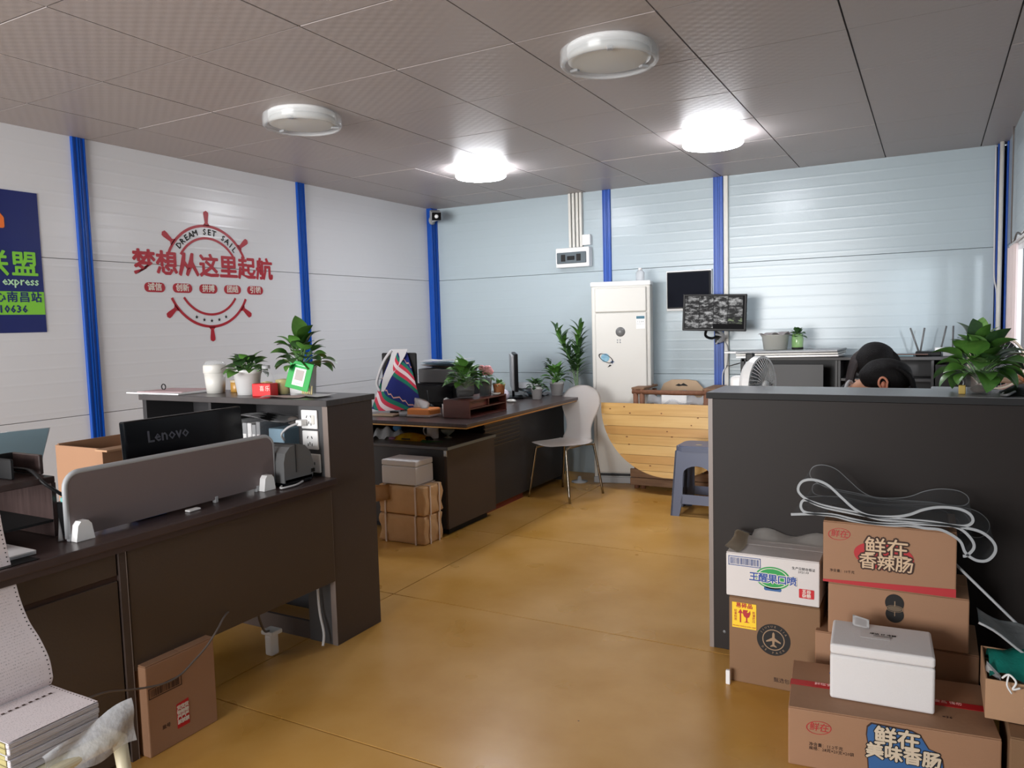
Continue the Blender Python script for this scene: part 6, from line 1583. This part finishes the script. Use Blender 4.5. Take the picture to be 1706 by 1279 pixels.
cloud = [(.235, .172), (.34, .168), (.362, .158), (.376, .135), (.384, .122), (.404, .116), (.418, .098), (.422, .07), (.418, .03), (.41, .004), (.235, .004), (.228, .03), (.226, .06), (.222, .09), (.226, .11), (.222, .135), (.224, .160)]
clp = [(p_.x, p_.y) for p_ in [Vector((*c_, 0)) for c_ in cloud]]
part('cloud_outline', MB().prism([((x - .32) * 1.035 + .32, (y - .09) * 1.05 + .09) for x, y in clp], .0005, 'z', 0, CFx), M_ink, bC)
cp_ = part('blue_cloud', MB().prism(clp, .0006, 'z', .0005, CFx), M_bluec, bC)
for tx, sz, x, z in (('鲜在', .062, .302, .136), ('美味香肠', .050, .318, .088)):
    part('lettering_outline', text_mesh(tx, sz, at(CFx, x, z, .0016), bold=.0045), M_inkk, cp_)
    part('lettering', text_mesh(tx, sz, at(CFx, x, z, .0024), bold=.0018), mat('print_cream2', (206, 190, 168), .6), cp_)
letter(bC, '净含量：11.2千克\n规格：28克×20支×20袋', .0125, at(CFx, .060, .070), M_ink, align='LEFT')
# foam box on C
fz = Hc + .001
fc = Vector((-.126, 2.615, fz))
f2_ = foambox('large white foam box standing on the cloud-print box', -.272, .018, 2.508, 2.722, fz, fz + .176, .142, math.radians(3.5))
FT = frame((-.127, 2.615, fz + .1765), (math.cos(.061), math.sin(.061), 0), (-math.sin(.061), math.cos(.061), 0))
lb_ = part('shipping_label', MB().box(-.06, .025, -.02, .045, 0, .0006, 0, 1, FT), mat('label_paper', (214, 212, 212), .5), f2_)
letter(lb_, '顺达 SF 冷鲜\n|||||||||||||||', .014, at(FT, .005, .012, .0009), M_inkk)
part('curled_label', MB().grid(lambda u, v: FT @ Vector((-.085 + .05 * u, .065 + .04 * v - .012 * u, .002 + .022 * v * (1 - .3 * u))), 5, 5, thick=.0008), mat('label_paper', (214, 212, 212), .5), f2_)
part('blue_scribble', MB().box(-.005, .012, -.0015, -.0005, .075, .079, 0, 1, Matrix.Translation((-.262, 2.5075, fz))), M_blue, f2_)
# folded clear vinyl strip on top of the stack
pp = [(-.428, .685), (-.345, .695), (-.285, .697), (-.222, .687), (-.169, .681), (-.108, .684), (-.057, .690), (.025, .695), (.085, .695), (.145, .685), (.180, .656), (.186, .625), (.166, .595), (.135, .591), (.105, .612), (.088, .650), (.040, .678), (-.011, .680), (-.057, .684), (-.108, .679), (-.169, .680), (-.231, .683), (-.285, .693), (-.354, .695), (-.387, .701), (-.395, .723), (-.380, .741), (-.322, .727), (-.222, .713), (-.143, .696), (-.057, .699), (.045, .698), (.101, .699), (.123, .715), (.116, .738), (.085, .753), (.032, .754), (-.016, .741), (-.058, .720), (-.108, .708), (-.178, .706), (-.222, .724), (-.263, .760), (-.309, .801), (-.355, .815), (-.392, .805), (-.404, .773), (-.378, .745), (-.322, .722), (-.222, .708), (-.143, .702), (-.057, .703), (.025, .702), (.086, .690), (.120, .659), (.128, .631), (.110, .604), (.098, .600)]
vp = catmull([(x, 0, z + .002) for x, z in pp], 5)
def sheet_mesh(y0, y1):
    b = bmesh.new(); rows = [[b.verts.new((p.x, y0 + (y1 - y0) * k / 4, p.z)) for k in range(5)] for p in vp]
    for A, B in zip(rows, rows[1:]):
        for k in range(4):
            f = b.faces.new((A[k], A[k + 1], B[k + 1], B[k])); f.smooth = True
    m = MB(); m.b.free(); m.b = b; return m
def strip_mesh(y0, y1, hw):
    b = bmesh.new(); rows = []
    for i, p in enumerate(vp):
        t = (vp[min(i + 1, len(vp) - 1)] - vp[max(i - 1, 0)]).normalized(); n = Vector((-t.z, 0, t.x)) * hw
        rows.append([b.verts.new((p.x + n.x, y0, p.z + n.z)), b.verts.new((p.x - n.x, y0, p.z - n.z)), b.verts.new((p.x - n.x, y1, p.z - n.z)), b.verts.new((p.x + n.x, y1, p.z + n.z))])
    for A, B in zip(rows, rows[1:]):
        for k in range(4):
            f = b.faces.new((A[k], B[k], B[(k + 1) % 4], A[(k + 1) % 4])); f.smooth = k in (1, 3)
    b.faces.new(rows[0]); b.faces.new(list(reversed(rows[-1])))
    m = MB(); m.b.free(); m.b = b; return m
vs_t = thing('vinyl_strip', 'folded clear plastic strip looped on top of the chilli sausage box', 'plastic strip', (-.1, 2.95, .674))
part('sheet', sheet_mesh(2.805, 3.09), M_strip, vs_t)
part('near_edge', strip_mesh(2.798, 2.805, .0042), M_stripe, vs_t, 'pale near edge of the folded strip')
part('far_edge', strip_mesh(3.09, 3.093, .0012), mat('vinyl_far_edge', (150, 154, 158), .3, alpha=.5), vs_t)
solo('grey_rod', MB().tube([(.05, 2.86, .585), (.25, 2.86, .385), (.36, 2.80, .28)], .0048, 8), M_ltgrey, 'thin grey rod slanting down from the clear strip to the right', 'rod')
# right edge: open box with teal bag
rb1 = carton('cardboard_box', 'lower brown box at the right picture edge beside the cloud-print box', .205, .437, 2.42, 2.76, 0, .215, M_cardd)
rb2 = thing('cardboard_box', 'upper tan box at the right picture edge holding the teal bag', 'box', (.31, 2.6, .218))
for (x0, x1, y0, y1) in ((.150, .437, 2.50, 2.505), (.150, .437, 2.745, 2.75), (.150, .155, 2.505, 2.745), (.432, .437, 2.505, 2.745)):
    part('side', MB().box(x0, x1, y0, y1, .218, .335, .001, 1), M_card, rb2)
part('bottom', MB().box(.155, .432, 2.505, 2.745, .218, .222), M_card, rb2)
tl = thing('teal_bag', 'teal and white bag stuffed into the box at the right edge', 'bag', (.30, 2.62, .24))
part('bag_body', MB().grid(lambda u, v: (.160 + .26 * u, 2.512 + .20 * v, .31 + .085 * math.sin(PI * (.15 + .8 * v)) * (.75 + .25 * math.sin(7 * u)) + .01 * math.sin(15 * u + 4 * v)), 20, 10, thick=.003), M_teal, tl)
part('white_corner', MB().grid(lambda u, v: (.152 + .035 * u, 2.50 + .06 * v, .335 + .045 * (1 - u) * (1 - v) + .012 * math.sin(9 * v)), 6, 6, thick=.002), M_paper, tl)
part('white_corner', MB().grid(lambda u, v: (.235 + .16 * u, 2.495 + .05 * v, .322 + .045 * u * (1 - .4 * v) + .006 * math.sin(14 * u)), 10, 4, thick=.002), M_crump, tl)
part('tie_string', MB().tube(catmull([(.19, 2.50, .345), (.205, 2.49, .362), (.222, 2.485, .345), (.214, 2.48, .325), (.232, 2.485, .33)], 5), .003, 6).tube(catmull([(.205, 2.49, .362), (.20, 2.48, .335), (.212, 2.48, .312)], 4), .0025, 6), M_white, tl)
gbag = thing('grey_pouch', 'silver grey plastic pouch with teal print lying on the teal bag', 'pouch', (.25, 2.7, .40))
def pouch(u, v):
    x = .135 + .30 * u; y = 2.60 + .13 * v
    return (x, y, .462 - .085 * math.sin(PI / 2 * min(1, u * 1.5)) + .028 * v * min(1, u * 3) + .008 * math.sin(11 * u + 3 * v))
part('pouch_body', MB().grid(pouch, 20, 8, thick=.006), mat('pouch_grey', (150, 154, 156), .3, bump=(22, .7)), gbag)
part('teal_print', MB().grid(lambda u, v: tuple(Vector(pouch(.42 + .3 * u, .25 + .5 * v)) + Vector((0, -.001, .004))), 8, 4, thick=.0015), mat('print_teal', (70, 150, 146), .4), gbag)
part('pouch_seam', MB().tube([tuple(Vector(pouch(k / 16, 0)) + Vector((0, -.003, 0))) for k in range(17)], .004, 6), M_ltgrey, gbag)
# camera-facing turn of the standing air conditioner
ac.rotation_euler = (0, 0, math.radians(14)); ac.location = (-2.315, 6.20, 0)
